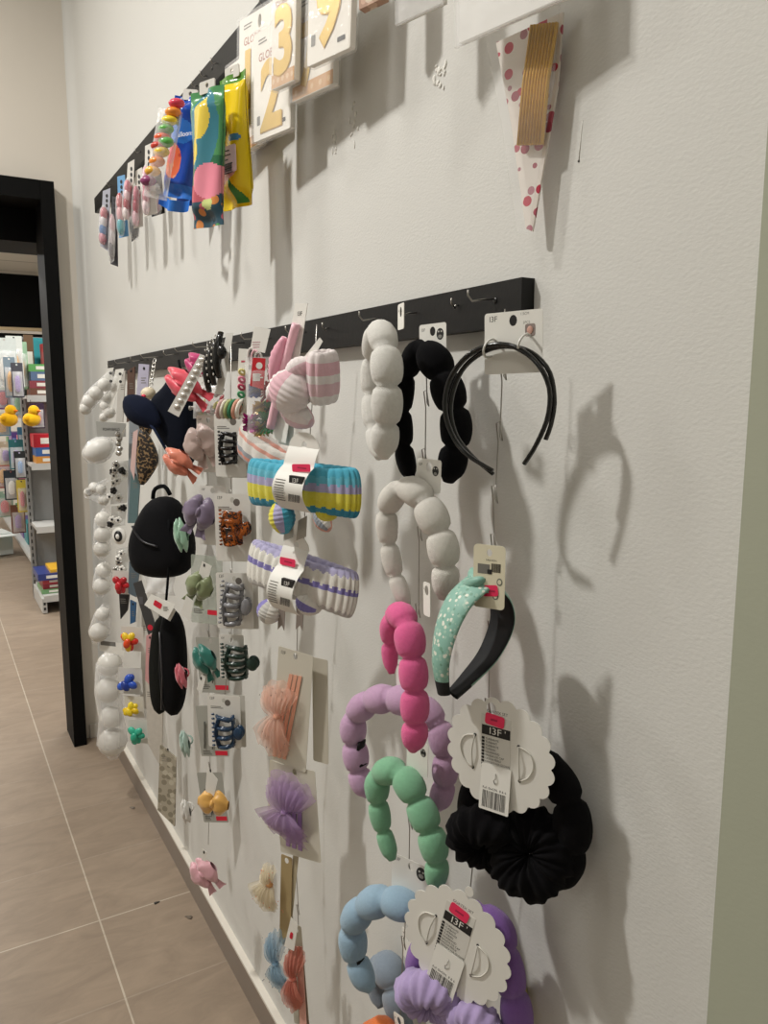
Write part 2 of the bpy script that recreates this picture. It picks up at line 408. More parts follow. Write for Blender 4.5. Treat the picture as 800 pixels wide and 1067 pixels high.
def hang_card(parent, w, h, m=None, logo=True, icon=False, hole=.004, y=0, top=.006, name='hang_tag', r=.003, t=.0006, extra=None, x=0, z=0, rot=(0, 0, 0)):
    """a printed card whose punched hole sits at the local origin"""
    mb = MB(); m = m or WHITE
    loops = [rrect(w, h, r, x, z+top-h/2)]
    if hole: loops.append(circ(x, z, hole, hole*1.25, 12))
    mb.prism(loops, y-t, y, m)
    f = y-t-.00005
    if logo: mb.text('I3F', x-w*.42, f, z+top-h*.0-.0075-max(0, h*.02), w*.12, INK)
    if icon:
        mb.flat(circ(x+w*.28, z-.004, w*.13, w*.16), f, INK); mb.flat(circ(x+w*.28, z-.007, w*.07, w*.05), f-.0002, mat('8b8983')); 
        for s in (-1, 1): mb.flat(circ(x+w*.28+s*w*.05, z-.001, w*.025), f-.0002, mat('c9c6bf'))
    if extra: extra(mb, f)
    o = mb.build(name, parent); o.rotation_euler = rot
    return o
def quad_card(parent, q, y=0, m=None, logo=True, icon=False, hole=True, extra=None, name='hang_tag', t=.0007, r=.003):
    """card from its four corners (top left, top right, bottom right, bottom left) in the item's plane"""
    (x0, z0), (x1, z1), (x2, z2), (x3, z3) = q
    w = math.hypot(x1-x0, z1-z0); h = (math.hypot(x3-x0, z3-z0)+math.hypot(x2-x1, z2-z1))/2
    b = (math.atan2(x0-x3, z0-z3)+math.atan2(x1-x2, z1-z2))/2; a = .3*math.atan2(z1-z0, x1-x0)-.7*b
    cx = (x0+x1)/2; cz = (z0+z1)/2
    o = hang_card(parent, w, h, m, logo, icon, .0045 if hole else 0, 0, .009 if hole else 0, name, r, t, extra)
    o.rotation_euler = (0, -a, 0); s = .009 if hole else 0
    o.location = (cx+s*math.sin(a), y, cz-s*math.cos(a)); return o
def bubble_band(parent, pts, n, m, name='padded_band', flat=.92, y=0, pinch=.6):
    """padded arch of n puffed bubbles along a traced centre line (X, Z, radius)"""
    k = n*9+1; S = smooth_path([Vector((p[0], p[1], p[2])) for p in pts], k)
    P = []; rad = []
    for i, s in enumerate(S):
        f = (i/9) % 1; e = min(1, .62+min(i, k-1-i)/6)
        q = pinch+(1-pinch)*max(0, math.sin(math.pi*f))**.42; q = max(q, .8) if i < 4 or i > k-5 else q
        r = s[2]*q*e; P.append((s[0], y, s[1])); rad.append((r*1.06, r*1.06*flat))
    return MB().tube(P, rad, m, 14).build(name, parent)
def wire_chain(label, pts, group='wire display strips on the long rail'):
    """bent wire strip with a loop at every hanging place; pts are world points from top to bottom"""
    o = thing('wire_strip', label, 'hanging strip', pts[0], 0, group=None)
    p0 = Vector(pts[0]); L = [Vector(p)-p0 for p in pts]
    L = [Vector((-v.y, v.x, v.z)) for v in L]
    mb = MB(); path = []
    for i, p in enumerate(L):
        path.append(p)
        if 0 < i < len(L)-1:
            path += [p+Vector((.004, 0, -.004)), p+Vector((.003, -.003, .016)), p+Vector((-.003, -.003, .014)), p+Vector((-.003, 0, -.006))]
    mb.tube(path, .0008, wire(), 5); mb.build('hanging_wire', o)
    return o
def pillow(mb, w, h, t, m, nu=14, nv=20, crimp=.06, z0=0, back=None, wav=.0):
    """sealed bag: bulging front and back, flat crimped ends; hangs from its top edge at z0"""
    def prof(u, v):
        e = min(1, max(0, (v-crimp)/.12))*min(1, max(0, (1-crimp-v)/.12)); e = e*e*(3-2*e)
        return t/2*e*(max(0, 1-(2*u-1)**2))**.6+.0006
    rr = random.Random(int(w*9999+h*777)); a, b2 = rr.uniform(0, 6), rr.uniform(0, 6)
    def X(u, v): return (u-.5)*w*(1-.05*math.sin(math.pi*v))
    mb.grid(lambda u, v: (X(u, v), -prof(u, v)+wav*math.sin(9*u+5*v+a), z0-v*h), nu, nv, m)
    mb.grid(lambda u, v: (X(u, v), prof(u, v)+wav*math.sin(9*u+5*v+a), z0-v*h), nu, nv, back or m)
    return mb
def satin_bow(mb, w, h, m, c=(0, 0, 0), ang=0, depth=.02, tails=True, knot=None):
    """two gathered loops, a knot and two tails; built in XZ, turned by ang"""
    M = Matrix.Translation(c) @ Matrix.Rotation(R(-ang), 4, 'Y')
    for s in (-1, 1):
        def fn(u, v):
            q = 2*math.pi*v; k = math.sin(math.pi*min(1, .1+u*.9)**.8)**.7 if u < .95 else .25
            rh = h/2*(.18+.82*k); rd = depth*(.2+.6*k)
            fold = 1+.2*math.sin(q*6+s+1.5*u)*(1.1-u)
            return (s*w/2*u, -depth*.5+rd*math.sin(q)*fold, rh*math.cos(q)*fold-.05*h*u)
        mb.grid(fn, 10, 22, m, cv=True, M=M)
    mb.ball((0, -depth*.7, 0), (w*.09, depth*.75, h*.2), knot or m, M, 12, 8, lambda q, p: 1+.08*math.sin(6*q))
    if tails:
        for s in (-1, 1):
            mb.grid(lambda u, v: (s*(w*.05+u*w*.2)+(v-.5)*w*.18*(1+u), -depth*.3+.003*math.sin(8*v+4*u), -h*.1-u*h*.75), 6, 4, m, M=M)
    return mb
def scrunchie(mb, r, tr, m, c=(0, 0, 0), ang=0, tilt=0, sq=1.0, ruff=.16, k=19):
    M = Matrix.Translation(c) @ Matrix.Rotation(R(-ang), 4, 'Y') @ Matrix.Rotation(R(tilt), 4, 'X')
    def fn(u, v):
        a = 2*math.pi*u; q = 2*math.pi*v
        t = tr*(1+ruff*.55*math.sin(k*a+1.8*math.sin(q+a)+1.3*math.sin(3*a))+.1*math.sin(5*a+3*q)+.06*math.sin(11*a-2*q))
        rr = r+t*math.cos(q)
        return (rr*math.cos(a), t*math.sin(q), rr*math.sin(a)*sq)
    mb.grid(fn, k*5, 14, m, cu=True, cv=True, M=M); return mb
def terry_band(parent, w, d, h, stripes, c=(0, 0, 0), ang=0, tilt=0, name='terry_band', ribs=16, t=.012, pinch=.0, jit=.0):
    """elastic towelling loop lying flat: an oval ring with a tall ribbed wall, striped around its height"""
    mb = MB(); n = len(stripes); M = Matrix.Translation(c) @ Matrix.Rotation(R(-ang), 4, 'Y') @ Matrix.Rotation(R(tilt), 4, 'X')
    def fn(u, v):
        a = 2*math.pi*u; q = 2*math.pi*v
        rib = 1+.34*abs(math.sin(ribs*a/2))*1.0
        pn = 1-pinch*math.exp(-((math.sin(a)+1)**2)*6)
        ox = t/2*rib*math.copysign(abs(math.cos(q))**.8, math.cos(q)); oz = h/2*(.93+.07*rib)*math.copysign(abs(math.sin(q))**.8, math.sin(q))*pn
        return ((w/2-t/2+ox)*math.cos(a), (d/2-t/2+ox)*math.sin(a), oz)
    def mm(u, v):
        z = math.sin(2*math.pi*v); z = math.copysign(abs(z)**.8, z)+jit*math.sin(ribs*math.pi*u*2)
        return stripes[max(0, min(n-1, int((1-z)/2*n)))]
    mb.grid(fn, ribs*7, 64, mm, cu=True, cv=True, M=M)
    return mb.build(name, parent)
def claw(parent, w, h, m, y=-.004, c=(0, 0), ang=0, fingers=5, teeth=None, name='claw_clip', plates=0):
    """hair claw: two curved combs meeting in teeth, a spine and two thumb plates"""
    M = Matrix.Translation((c[0], y, c[1])) @ Matrix.Rotation(R(-ang), 4, 'Y'); mb = MB()
    for s in (-1, 1):
        for i in range(fingers):
            z = h*(.42-.84*i/(fingers-1)); k = 1-.25*abs(2*i/(fingers-1)-1)
            P = [(w*.16, -.005-.002*s, z*.8), (w*.12, -.012-.006*s*.5-.006, z*.9), (-w*.12*k, -.02*k-.003*s-.004, z), (-w*.36*k, -.014-.003*s, z), (-w*.5*k, -.004-.002*s, z*.98)]
            mb.tube(smooth_path([Vector(p) for p in P], 9), lambda u: (.0016+.0012*(1-u), h*.055*(1-.5*u)+.001), m, 6, up=(0, 1, 0.01), M=M)
        mb.tube([(w*.16, -.007-.003*s, h*.45), (w*.2, -.009-.003*s, 0), (w*.16, -.007-.003*s, -h*.45)], (.003, .003), m, 8, M=M)
        mb.tube(smooth_path([Vector(p) for p in ((-w*.2, -.018, h*.46), (-w*.3, -.021, 0), (-w*.2, -.018, -h*.46))], 7), (.002, .0045), m, 7, M=M)
        mb.ball((w*.38, -.012-.006*s, 0), (w*.16, .0035, h*.19), m, M, 12, 8)
    for i in range(plates):
        ph = h*.86/plates; zc = h*.43-ph*(i+.5)
        mb.grid(lambda u, v: (w*(-.3+.62*u), -.012-.012*math.sin(math.pi*(.15+.7*u))-.0015*math.sin(math.pi*v), zc+ph*.43*(1-2*v)), 10, 4, m, M=M)
    mb.tube([(w*.18, -.008, h*.2), (w*.18, -.008, -h*.2)], .0035, teeth or wire(), 8, M=M)
    for i in range(fingers*2):
        z = h*(.46-.92*i/(fingers*2-1)); mb.ball((-w*.47, -.006, z), (w*.06, .003, .0022), m, M, 6, 4)
    return mb.build(name, parent)
def tulle_fan(mb, w, h, m, c, ang=0, k=9, depth=.012, seed=0):
    """gathered net fan spreading from a point c; ang 0 opens upward"""
    M = Matrix.Translation(c) @ Matrix.Rotation(R(-ang), 4, 'Y'); rr = random.Random(seed); f = [rr.uniform(-.1, .1) for _ in range(k+1)]
    def fn(u, v):
        x = (2*u-1); sp = (.1+.9*v**.55)
        return (x*w/2*sp, -.003-depth*math.sin(math.pi*min(1, v*.8+.1))*(.75+.25*math.sin(k*math.pi*u+seed)), v*h*(1-.3*x*x+f[int(u*k)]*.5+.03*math.sin(19*u+seed)))
    mb.grid(fn, 40, 8, m, M=M); return mb

# ------------------------------------------------------------------ near columns: headbands
G_WIRE = 'wire display strips hanging from the long rail'
wire_chain('bent wire strip running from the black plastic hair hoop down to the scalloped white cards', [(-0.06,0.6433,1.5403), (-0.06,0.6424,1.4722), (-0.06,0.6466,1.4093), (-0.06,0.6524,1.3422), (-0.06,0.6523,1.2896), (-0.06,0.6541,1.1921), (-0.06,0.6564,1.102), (-0.05,0.6816,0.9713), (-0.05,0.6974,0.8567)])
wire_chain('wire strip carrying the white, pink, lilac, green and blue puffed headbands', [(-0.045,0.815,1.5311), (-0.045,0.8094,1.4435), (-0.045,0.8127,1.3718), (-0.045,0.8225,1.2722), (-0.045,0.8258,1.1695), (-0.045,0.833,0.9664), (-0.045,0.8418,0.864), (-0.045,0.8462,0.7966), (-0.045,0.858,0.67), (-0.045,0.8678,0.5402)])

# plain black hoop pair on its white card
pos, q, h1, h2, ties = ((-0.08,0.6198,1.5305),[(-0.0264,0.0026),(0.0384,0.0066),(0.0383,-0.0542),(-0.0262,-0.0586)],[(-0.0061,-0.154,0.0035),(-0.0433,-0.1339,0.0038),(-0.063,-0.1001,0.0041),(-0.0599,-0.0641,0.0042),(-0.0347,-0.0362,0.0043),(0.0018,-0.028,0.0043),(0.0338,-0.0412,0.004),(0.0529,-0.0673,0.0037),(0.0539,-0.0966,0.0037),(0.0426,-0.1248,0.0036),(0.0296,-0.1453,0.0036)],[(-0.0093,-0.1582,0.0032),(-0.0338,-0.1415,0.0034),(-0.0555,-0.1182,0.0037),(-0.062,-0.086,0.0039),(-0.0471,-0.0504,0.004),(-0.0134,-0.0312,0.0041),(0.0232,-0.0335,0.004),(0.0484,-0.0526,0.0037),(0.0563,-0.0801,0.0037),(0.0542,-0.104,0.0035),(0.0486,-0.1208,0.0036)],[(-0.0156,-0.033),(0.0231,-0.0298),(-0.0132,-0.0398),(0.0253,-0.0354)])
o = thing('hair_hoop', 'glossy black plastic hair hoop on a white card at the bare rail end', 'headband', pos, 22)
def ex(mb, f):
    w = .066
    mb.text('1.5CM', .008, f, .006-.0015, .0036, LIGHTINK); mb.text('2PCS', .011, f, -.004+.0, .0036, LIGHTINK)
    mb.flat(rrect(.011, .012, .002, .019, -.0105), f, mat('8d7f78', .5, 0, .3, 300)); mb.ball((.019, f-.0003, -.0105), (.0035, .0004, .004), mat('c79a8a'), nu=8, nv=5)
quad_card(o, q, .008, WHITE, True, False, True, ex)
for nm, hh, yy in (('hoop', h1, -.006), ('hoop', h2, .001)):
    S = smooth_path([Vector(p) for p in hh], 44)
    MB().tube([(s[0], yy, s[1]) for s in S], [(s[2]*.9, s[2]*.62) for s in S], pla('0d0d0d', .16), 10).build(nm, o)
for x, z in (ties[0], ties[1]):
    MB().tube([(x+.003*math.cos(a), .001+.012*math.sin(a), z+.002+.009*math.cos(a)) for a in [i*math.pi/8 for i in range(16)]], .0013, mat('dedcd6', .3), 6, closed=True, up=(0, 0, 1)).build('plastic_tie', o)

# knotted floral headband, its arch square to the wall
pos, Lq, Rq, q = ((-0.085,0.6307,1.2525),[(-0.0124,0.0076),(-0.0362,-0.009),(-0.0522,-0.0374),(-0.0588,-0.0722),(-0.0536,-0.1064)],[(-0.0064,0.009),(0.0153,-0.0123),(0.0211,-0.0405),(0.0043,-0.0742),(-0.0225,-0.0973),(-0.0417,-0.1107)],[(-0.0193,0.049),(0.0225,0.0442),(0.0244,-0.0197),(-0.0192,-0.0173)])
o = thing('fabric_headband', 'knotted sage green fabric headband with tiny white blossoms and a black lining', 'headband', pos, 88)
flo = pattern('sage_floral', '86b3a4', ['d9dccd', '86b3a4', '9cc0b0', '86b3a4', '9cc0b0', '86b3a4', '6d9a86', 'dedfd2', 'e6e6da'], 230, .46, rough=.5)
teal = satin('7ba999'); lining = mat('17191b', .8)
def strap(L, m, side):
    S = smooth_path([Vector(p) for p in L], 26); vs = []
    def fn(u, v):
        i = min(25, int(u*25+.5)); s = S[i]; a = S[max(0, i-1)]; c = S[min(25, i+1)]; t = Vector((c[0]-a[0], c[1]-a[1])).normalized()
        nx, nz = -t[1]*side, t[0]*side; wd = .024*(1-.62*u**1.6); k = 2*math.pi*v
        yy = -wd*math.cos(k); th = .0045*math.sin(k)+.0035*(math.cos(k)**2-.5)*-1
        return (s[0]+nx*th, yy, s[1]+nz*th)
    mb = MB(); mb.grid(fn, 25, 16, lambda u, v: (m if v < .5 else lining) if u < .9 else lining, cv=True); return mb
strap(Lq, flo, -1).build('patterned_band', o); strap(Rq, teal, 1).build('lined_band', o)
kb = MB(); x0, z0 = Lq[0]; kb.ball((x0+.002, 0, z0+.001), (.012, .022, .009), flo, Matrix.Rotation(R(20), 4, 'X'), 16, 10, lambda a, p: 1+.09*math.sin(5*a)); kb.ball((x0-.006, -.004, z0-.002), (.01, .02, .007), teal, Matrix.Rotation(R(-25), 4, 'X'), 14, 8); kb.build('knot', o)
pos2, q2 = ((-0.1,0.6096,1.2948),[(-0.0172,0.0082),(0.0175,0.0097),(0.0179,-0.0494),(-0.0182,-0.0576)])
cd = MB()
w = math.hypot(q2[1][0]-q2[0][0], q2[1][1]-q2[0][1]); hh = q2[0][1]-q2[3][1]
def ex(mb, f):
    mb.flat([(-w*.36, -.012), (w*.02, -.012), (w*.02, -.022), (-w*.36, -.022)], f, LIGHTINK); barcode(mb, w*.22, -.015, w*.3, .009, f); mb.flat(rrect(.005, .005, .001, w*.02, -.0195), f-.0002, INK)
    mb.text('FASHION', -w*.1, f, -.0085, .0028, INK)
    for dx, dz in ((-.3, -.03), (.34, -.029), (-.3, -.045), (.22, -.044)): mb.flat(circ(w*dx, dz, .0032, .004), f, mat('777a6e')); mb.flat(circ(w*dx, dz, .002, .0025), f-.0002, CREAM)
    sticker(mb, w*.06, -.039, .017, .0115, f-.0003, None, None, 8)
# the card is tied to this headband: a part of it (turned towards the room)
c_ = hang_card(o, w, hh, CREAM, False, False, .003, 0, .008, extra=ex, r=.004); c_.location = (0, 0, 0)
c_.rotation_euler = (0, 0, R(28-88)); v = Vector(pos2)-Vector(pos); c_.location = (v.x*math.sin(R(88))-v.y*math.cos(R(88)), v.x*math.cos(R(88))+v.y*math.sin(R(88)), v.z)

def scallop(r, n, d, cx, cz):
    p = []
    for i in range(n):
        a0 = 360*i/n
        for j in range(6):
            t = R(a0+360/n*j/6); k = r-d+d*math.sin(math.pi*j/6)**.8*1.0; p.append((cx+k*math.cos(t), cz+k*math.sin(t)))
    return p
def spa_card(parent, r, cx, cz, hole=(0, 0)):
    mb = MB(); mb.prism([scallop(r, 20, r*.08, cx, cz), circ(hole[0], hole[1], .0055, .0065, 14)], -.0008, 0, WHITE)
    f = -.00085; s = r/.062
    X = lambda v: cx+v*s; Z = lambda v: cz+v*s
    # printed sheet
    mb.text('GUATEX SET', X(-.003), f, Z(.0445), .0042*s, INK, align=1)
    mb.prism([[(X(-.021), Z(.0415)), (X(.013), Z(.0415)), (X(.013), Z(-.012)), (X(-.021), Z(-.012))]], -.00115, -.0008, mat('dddbd4', .5, 0, 0)); f = -.0012
    mb.flat([(X(-.020), Z(.030)), (X(.0125), Z(.030)), (X(.0125), Z(.0195)), (X(-.020), Z(.0195))], f, INK); mb.text('I3F', X(-.0045), f-.0003, Z(.0215), .0105*s, WHITE, align=1, sx=1.15); mb.text("'", X(.006), f-.0003, Z(.0215), .0095*s, WHITE)
    for i, t in enumerate(('TURBANTE', 'TURBANT', 'TURBANTE', 'TURBAN', 'HAARBAND', 'BANDA DE CAP', 'FASCIA PERLE', 'OPASKA NA GLOWE', 'CELENKA NA HLAVU', 'FEJPANT', 'TURBAN K CORTINA')):
        z = .0165-i*.0036; mb.text(t, X(-.0155), f-.0002, Z(z-.0022), .0033*s, INK, sx=.92); mb.flat(rrect(.0032*s, .0026*s, .0004, X(-.0182), Z(z-.001)), f-.0002, INK)
    sticker(mb, X(-.005), Z(.0375), .022*s, .0125*s, f-.0006, None, None, -5)
    # folded barcode tab hanging below the sheet
    B = Matrix.Translation((X(-.002), -.0012, Z(-.012))) @ Matrix.Rotation(R(-6), 4, 'X')
    mb.prism([rrect(.034*s, .049*s, .0015*s, 0, -.0245*s)], -.001, -.0003, WHITE, B)
    barcode(mb, 0, -.037*s, .027*s, .018*s, -.00105, B); mb.text('Ref: 064296  8 & 6', -.0005, -.00105, -.0265*s, .0036*s, INK, B, 1); mb.tube([(0, -.0015, -.008*s), (.001*s, -.003, -.013*s), (-.001*s, -.003, -.015*s), (0, -.0015, -.019*s)], .0005, wire(), 5, M=B)
    o = mb.build('hang_tag', parent)
    # elastic loops that hold the headband, in half-moon flaps
    for sx, x0 in ((-1, -.028), (1, .022)):
        e = MB()
        P = [(X(x0-sx*.0), -.0015, Z(.016)), (X(x0+sx*.012), -.0018, Z(.012)), (X(x0+sx*.017), -.0018, Z(.0)), (X(x0+sx*.012), -.0018, Z(-.014)), (X(x0+sx*.002), -.0015, Z(-.021))]
        e.tube(smooth_path([Vector(p) for p in P], 14), .00075, mat('d9d6cc', .4), 5)
        e.tube(smooth_path([Vector(p) for p in (P[0], (X(x0+sx*.002), -.004, Z(.0)), P[4])], 10), .0008, mat('c9c6bd', .4), 5)
        e.build('elastic_loop', o)
        g = MB()
        for p in (P[0], P[4]): g.ball((p[0], -.0012, p[2]), (.0017, .0008, .0019), INK, nu=8, nv=5)
        g.build('eyelet', o)
    return o

# black set: scalloped card, puffed headband, two fluffy scrunchies
pos, c, hb, s1, s2, e = ((-0.095,0.6075,1.1292),[(0.01,-0.0493)],[(-0.0003,-0.1929,0.0166),(-0.0288,-0.1751,0.0179),(-0.0355,-0.1321,0.0189),(-0.0256,-0.0899,0.0176),(0.0048,-0.0615,0.0162),(0.0405,-0.0513,0.0157),(0.0557,-0.0667,0.0176),(0.0751,-0.0938,0.0203),(0.0805,-0.1316,0.0213),(0.0746,-0.1677,0.0196),(0.065,-0.195,0.0129)],[(-0.008,-0.1564)],[(0.0424,-0.156)],[(-0.0522,-0.0665),(0.069,-0.033),(-0.0103,-0.0996),(-0.0085,-0.1881)])
o = thing('spa_headband_set', 'black puffed headband with two fluffy black scrunchies under a white scalloped card', 'headband set', pos, 25, 0)
BK = plush('0e0d0f')
spa_card(o, 1.03*(e[1][0]-e[0][0])/2, c[0][0], c[0][1])
bubble_band(o, hb, 7, BK, y=.032)
scr = scrunchie(MB(), .025, .0205, BK, (s1[0][0], .012, s1[0][1]), 20, 30, 1.0); scr.build('scrunchie', o)
scr = scrunchie(MB(), .024, .021, BK, (s2[0][0], .014, s2[0][1]), -15, -25, 1.05); scr.build('scrunchie', o)
scr = MB(); scr.ball((s2[0][0]-.008, .02, s2[0][1]-.034), (.036, .018, .022), BK, None, 20, 12, lambda a, p: 1+.06*math.sin(9*a)); scr.build('padding', o)

# lilac set, lowest on the strip
pos, c, hb, s1, s2, e = ((-0.095,0.6398,0.9014),[(-0.0086,-0.0739)],[(-0.0824,-0.2153,0.0153),(-0.0882,-0.1633,0.0164),(-0.0774,-0.1196,0.0162),(-0.0482,-0.0753,0.0158),(-0.0041,-0.0443,0.0142),(0.0264,-0.0549,0.015),(0.0357,-0.098,0.0182),(0.0449,-0.1353,0.0193),(0.053,-0.1792,0.0182)],[(-0.0527,-0.1615)],[(0.0069,-0.173)],[(-0.0734,-0.0988),(0.053,-0.0432)])
o = thing('spa_headband_set', 'purple puffed headband with lavender towelling scrunchies under a tilted scalloped card', 'headband set', pos, 25, 0)
spa = spa_card(o, .99*(e[1][0]-e[0][0])/2*1.12, c[0][0]*0+.0015, c[0][1]*1.0)
spa.rotation_euler = (0, R(14), 0)
bubble_band(o, hb, 7, plush('8862a8'), y=.03)
scrunchie(MB(), .026, .02, plush('b3a0cc'), (s1[0][0], .006, s1[0][1]), 25, 35, .9, .14, 22).build('scrunchie', o)
scrunchie(MB(), .022, .019, plush('b3a0cc'), (s2[0][0], .006, s2[0][1]), 0, 20, .9, .14, 20).build('scrunchie', o)

# ---- column of puffed headbands
GH = 'puffed velvet headbands on the wire strip'
def puff(label, data, n, color, yaw, tagq=None, grip=None, icon=True, ty=.012):
    pos, hb = data[0], data[1]
    o = thing('puffed_headband', label, 'headband', pos, yaw, group=GH)
    bubble_band(o, hb, n, plush(color))
    if tagq: quad_card(o, tagq, ty, WHITE, True, icon, True)
    if grip:
        S = smooth_path([Vector(p) for p in grip], 8); MB().tube([(s[0], -.002, s[1]) for s in S], (.0085, .003), mat('0c0c0c', .8), 8).build('grip_strip', o)
    return o
d = ((-0.14,0.7386,1.5389),[(-0.0563,-0.1602,0.0079),(-0.0768,-0.1317,0.0127),(-0.0924,-0.0895,0.014),(-0.092,-0.0471,0.0139),(-0.0657,-0.0152,0.0157),(-0.0363,-0.0217,0.0163),(-0.0177,-0.0577,0.0182),(-0.0175,-0.1033,0.0173),(-0.0269,-0.1383,0.0153),(-0.0316,-0.1584,0.0099)],[(-0.0133,0.0126),(0.0128,0.0117),(0.013,-0.0153),(-0.0132,-0.0152)])
puff('white velvet puffed headband hanging edge on beside the black puffed one', d, 8, 'e4e2dc', -17, d[2], None, False)
d = ((-0.062,0.7829,1.5292),[(-0.027,-0.1801,0.0095),(-0.0388,-0.1449,0.0132),(-0.0424,-0.0975,0.0131),(-0.0344,-0.0531,0.0129),(-0.0153,-0.0239,0.0162),(0.0096,-0.0349,0.0204),(0.0311,-0.0687,0.0202),(0.0451,-0.1096,0.019),(0.0414,-0.15,0.018),(0.0344,-0.1777,0.0137)],[(-0.0251,0.0083),(0.0181,0.0087),(0.0186,-0.0275),(-0.0232,-0.0304)])
puff('black velvet puffed headband with a small white card, highest black one on the wire strip', d, 8, '0e0e10', 14, d[2])
d = ((-0.098,0.7321,1.3741),[(-0.0268,-0.1697,0.0091),(-0.0456,-0.1354,0.0115),(-0.0583,-0.0902,0.0127),(-0.0584,-0.0552,0.0149),(-0.0413,-0.033,0.0158),(-0.0157,-0.0309,0.0177),(0.0048,-0.049,0.0186),(0.0236,-0.0799,0.0184),(0.0311,-0.1142,0.0173),(0.0288,-0.1502,0.012)],[(-0.0219,0.0075),(0.0141,0.0052),(0.0132,-0.0328),(-0.0231,-0.0315)])
puff('cream white puffed headband hanging just under the black one', d, 8, 'dedad2', 16, d[2])
d = ((-0.14,0.6834,1.2555),[(-0.0634,-0.1257,0.0068),(-0.0688,-0.0993,0.0101),(-0.0636,-0.0676,0.0134),(-0.0429,-0.0484,0.0152),(-0.0205,-0.0602,0.0171),(-0.0081,-0.0961,0.0159),(-0.0028,-0.1363,0.0159),(-0.0024,-0.1741,0.0149),(-0.0069,-0.1964,0.0097)],[(-0.0069,-0.0026),(0.0091,-0.0032),(0.0119,-0.0394),(-0.0041,-0.0405)])
puff('hot pink puffed headband seen edge on', d, 7, 'ea6a9f', -6, d[2], None, False)
d = ((-0.075,0.7988,1.1049),[(-0.0665,-0.1905,0.0131),(-0.0832,-0.1694,0.0171),(-0.0932,-0.1236,0.0184),(-0.0929,-0.0889,0.0183),(-0.0709,-0.0601,0.0193),(-0.0338,-0.0442,0.0201),(0.0108,-0.0422,0.0195),(0.0418,-0.0595,0.018),(0.0537,-0.0942,0.0168),(0.0543,-0.1324,0.0169),(0.0446,-0.1705,0.0134)],[(-0.0307,0.0061),(-0.0046,0.0092),(-0.0044,-0.0266),(-0.0322,-0.0359)],[(-0.0779,-0.1151),(-0.0813,-0.134),(-0.0747,-0.1486)])
puff('pale lilac puffed headband hanging behind the hot pink one', d, 10, 'c7a2c2', 22, d[2], d[3], False)
d = ((-0.1,0.7496,1.0251),[(-0.0338,-0.1586,0.0098),(-0.0485,-0.1276,0.0123),(-0.0584,-0.0917,0.0148),(-0.0584,-0.0575,0.0172),(-0.0356,-0.0381,0.0181),(-0.0104,-0.0447,0.019),(0.0111,-0.071,0.0188),(0.0279,-0.0996,0.0186),(0.0371,-0.1335,0.0163),(0.0346,-0.1663,0.0117)],[(-0.02,0.0087),(0.0134,0.0067),(0.0138,-0.0363),(-0.0214,-0.0371)])
puff('mint green puffed headband hanging between the lilac and the pale blue one', d, 8, '86bd98', 18, d[2])
d = ((-0.08,0.8003,0.834),[(-0.0543,-0.206,0.0135),(-0.0728,-0.1895,0.0176),(-0.088,-0.1515,0.0204),(-0.0842,-0.1082,0.0216),(-0.0506,-0.0693,0.0224),(-0.0106,-0.0543,0.0219),(0.0217,-0.0603,0.0202),(0.04,-0.0939,0.0189),(0.0434,-0.1411,0.0152)],[(-0.028,0.0019),(0.0315,0.0107),(0.0275,-0.0372),(-0.036,-0.0533)],[(-0.0777,-0.1514),(-0.0727,-0.17),(-0.0677,-0.1826)])
puff('pale blue puffed headband low on the wire strip beside the tilted scalloped card', d, 7, '98b4c8', 24, d[2], d[3])
d = ((-0.035,0.8794,0.6519),[(-0.0622,-0.1494,0.0105),(-0.0773,-0.1269,0.0137),(-0.0712,-0.0889,0.0181),(-0.0474,-0.0657,0.0236),(-0.0216,-0.0864,0.0232),(-0.0047,-0.1222,0.0202),(-0.0017,-0.1685,0.0174)],[(-0.0192,0.0109),(0.0132,0.0196),(0.0135,-0.0219),(-0.0218,-0.0384)])
puff('slate grey puffed headband hanging inside the pale blue one', d, 5, '8b97a4', 0, d[2], None, False)
d = ((-0.085,0.8156,0.6044),[(-0.0666,-0.1193,0.0127),(-0.069,-0.0893,0.0183),(-0.0442,-0.0536,0.0193),(-0.0158,-0.0416,0.0202),(0.0025,-0.0653,0.0187)],[(-0.0182,-0.0162),(-0.0,-0.0),(0.0001,-0.0326),(-0.0181,-0.0494)])
puff('orange puffed headband just peeping up at the bottom edge of the picture', d, 4, 'e2793f', 5, d[2], None, False)
d = ((-0.02,0.6769,0.794),[(-0.0266,-0.0596,0.0097),(-0.0062,-0.0292,0.0119),(0.0146,-0.0383,0.013),(0.0289,-0.0699,0.0129),(0.0355,-0.1121,0.0129),(0.038,-0.1504,0.0118)],[(-0.011,-0.0014),(0.0106,0.009),(0.0113,-0.0165),(-0.0104,-0.0274)])
puff('pale yellow puffed headband almost hidden behind the purple set', d, 5, 'c9b96a', 20, d[2], None, False)

# ------------------------------------------------------------------ column of towelling headbands, curler pack and net bows
wire_chain('wire strip running down through the towelling headbands to the net bow cards', [(-0.06,1.0924,1.5604), (-0.06,1.1054,1.4713), (-0.06,1.1266,1.3659), (-0.06,1.154,1.2216), (-0.06,1.1787,1.0847), (-0.06,1.1903,0.996), (-0.05,1.2214,0.7853), (-0.05,1.2292,0.592), (-0.05,1.2242,0.4974), (-0.05,1.217,0.3427)])
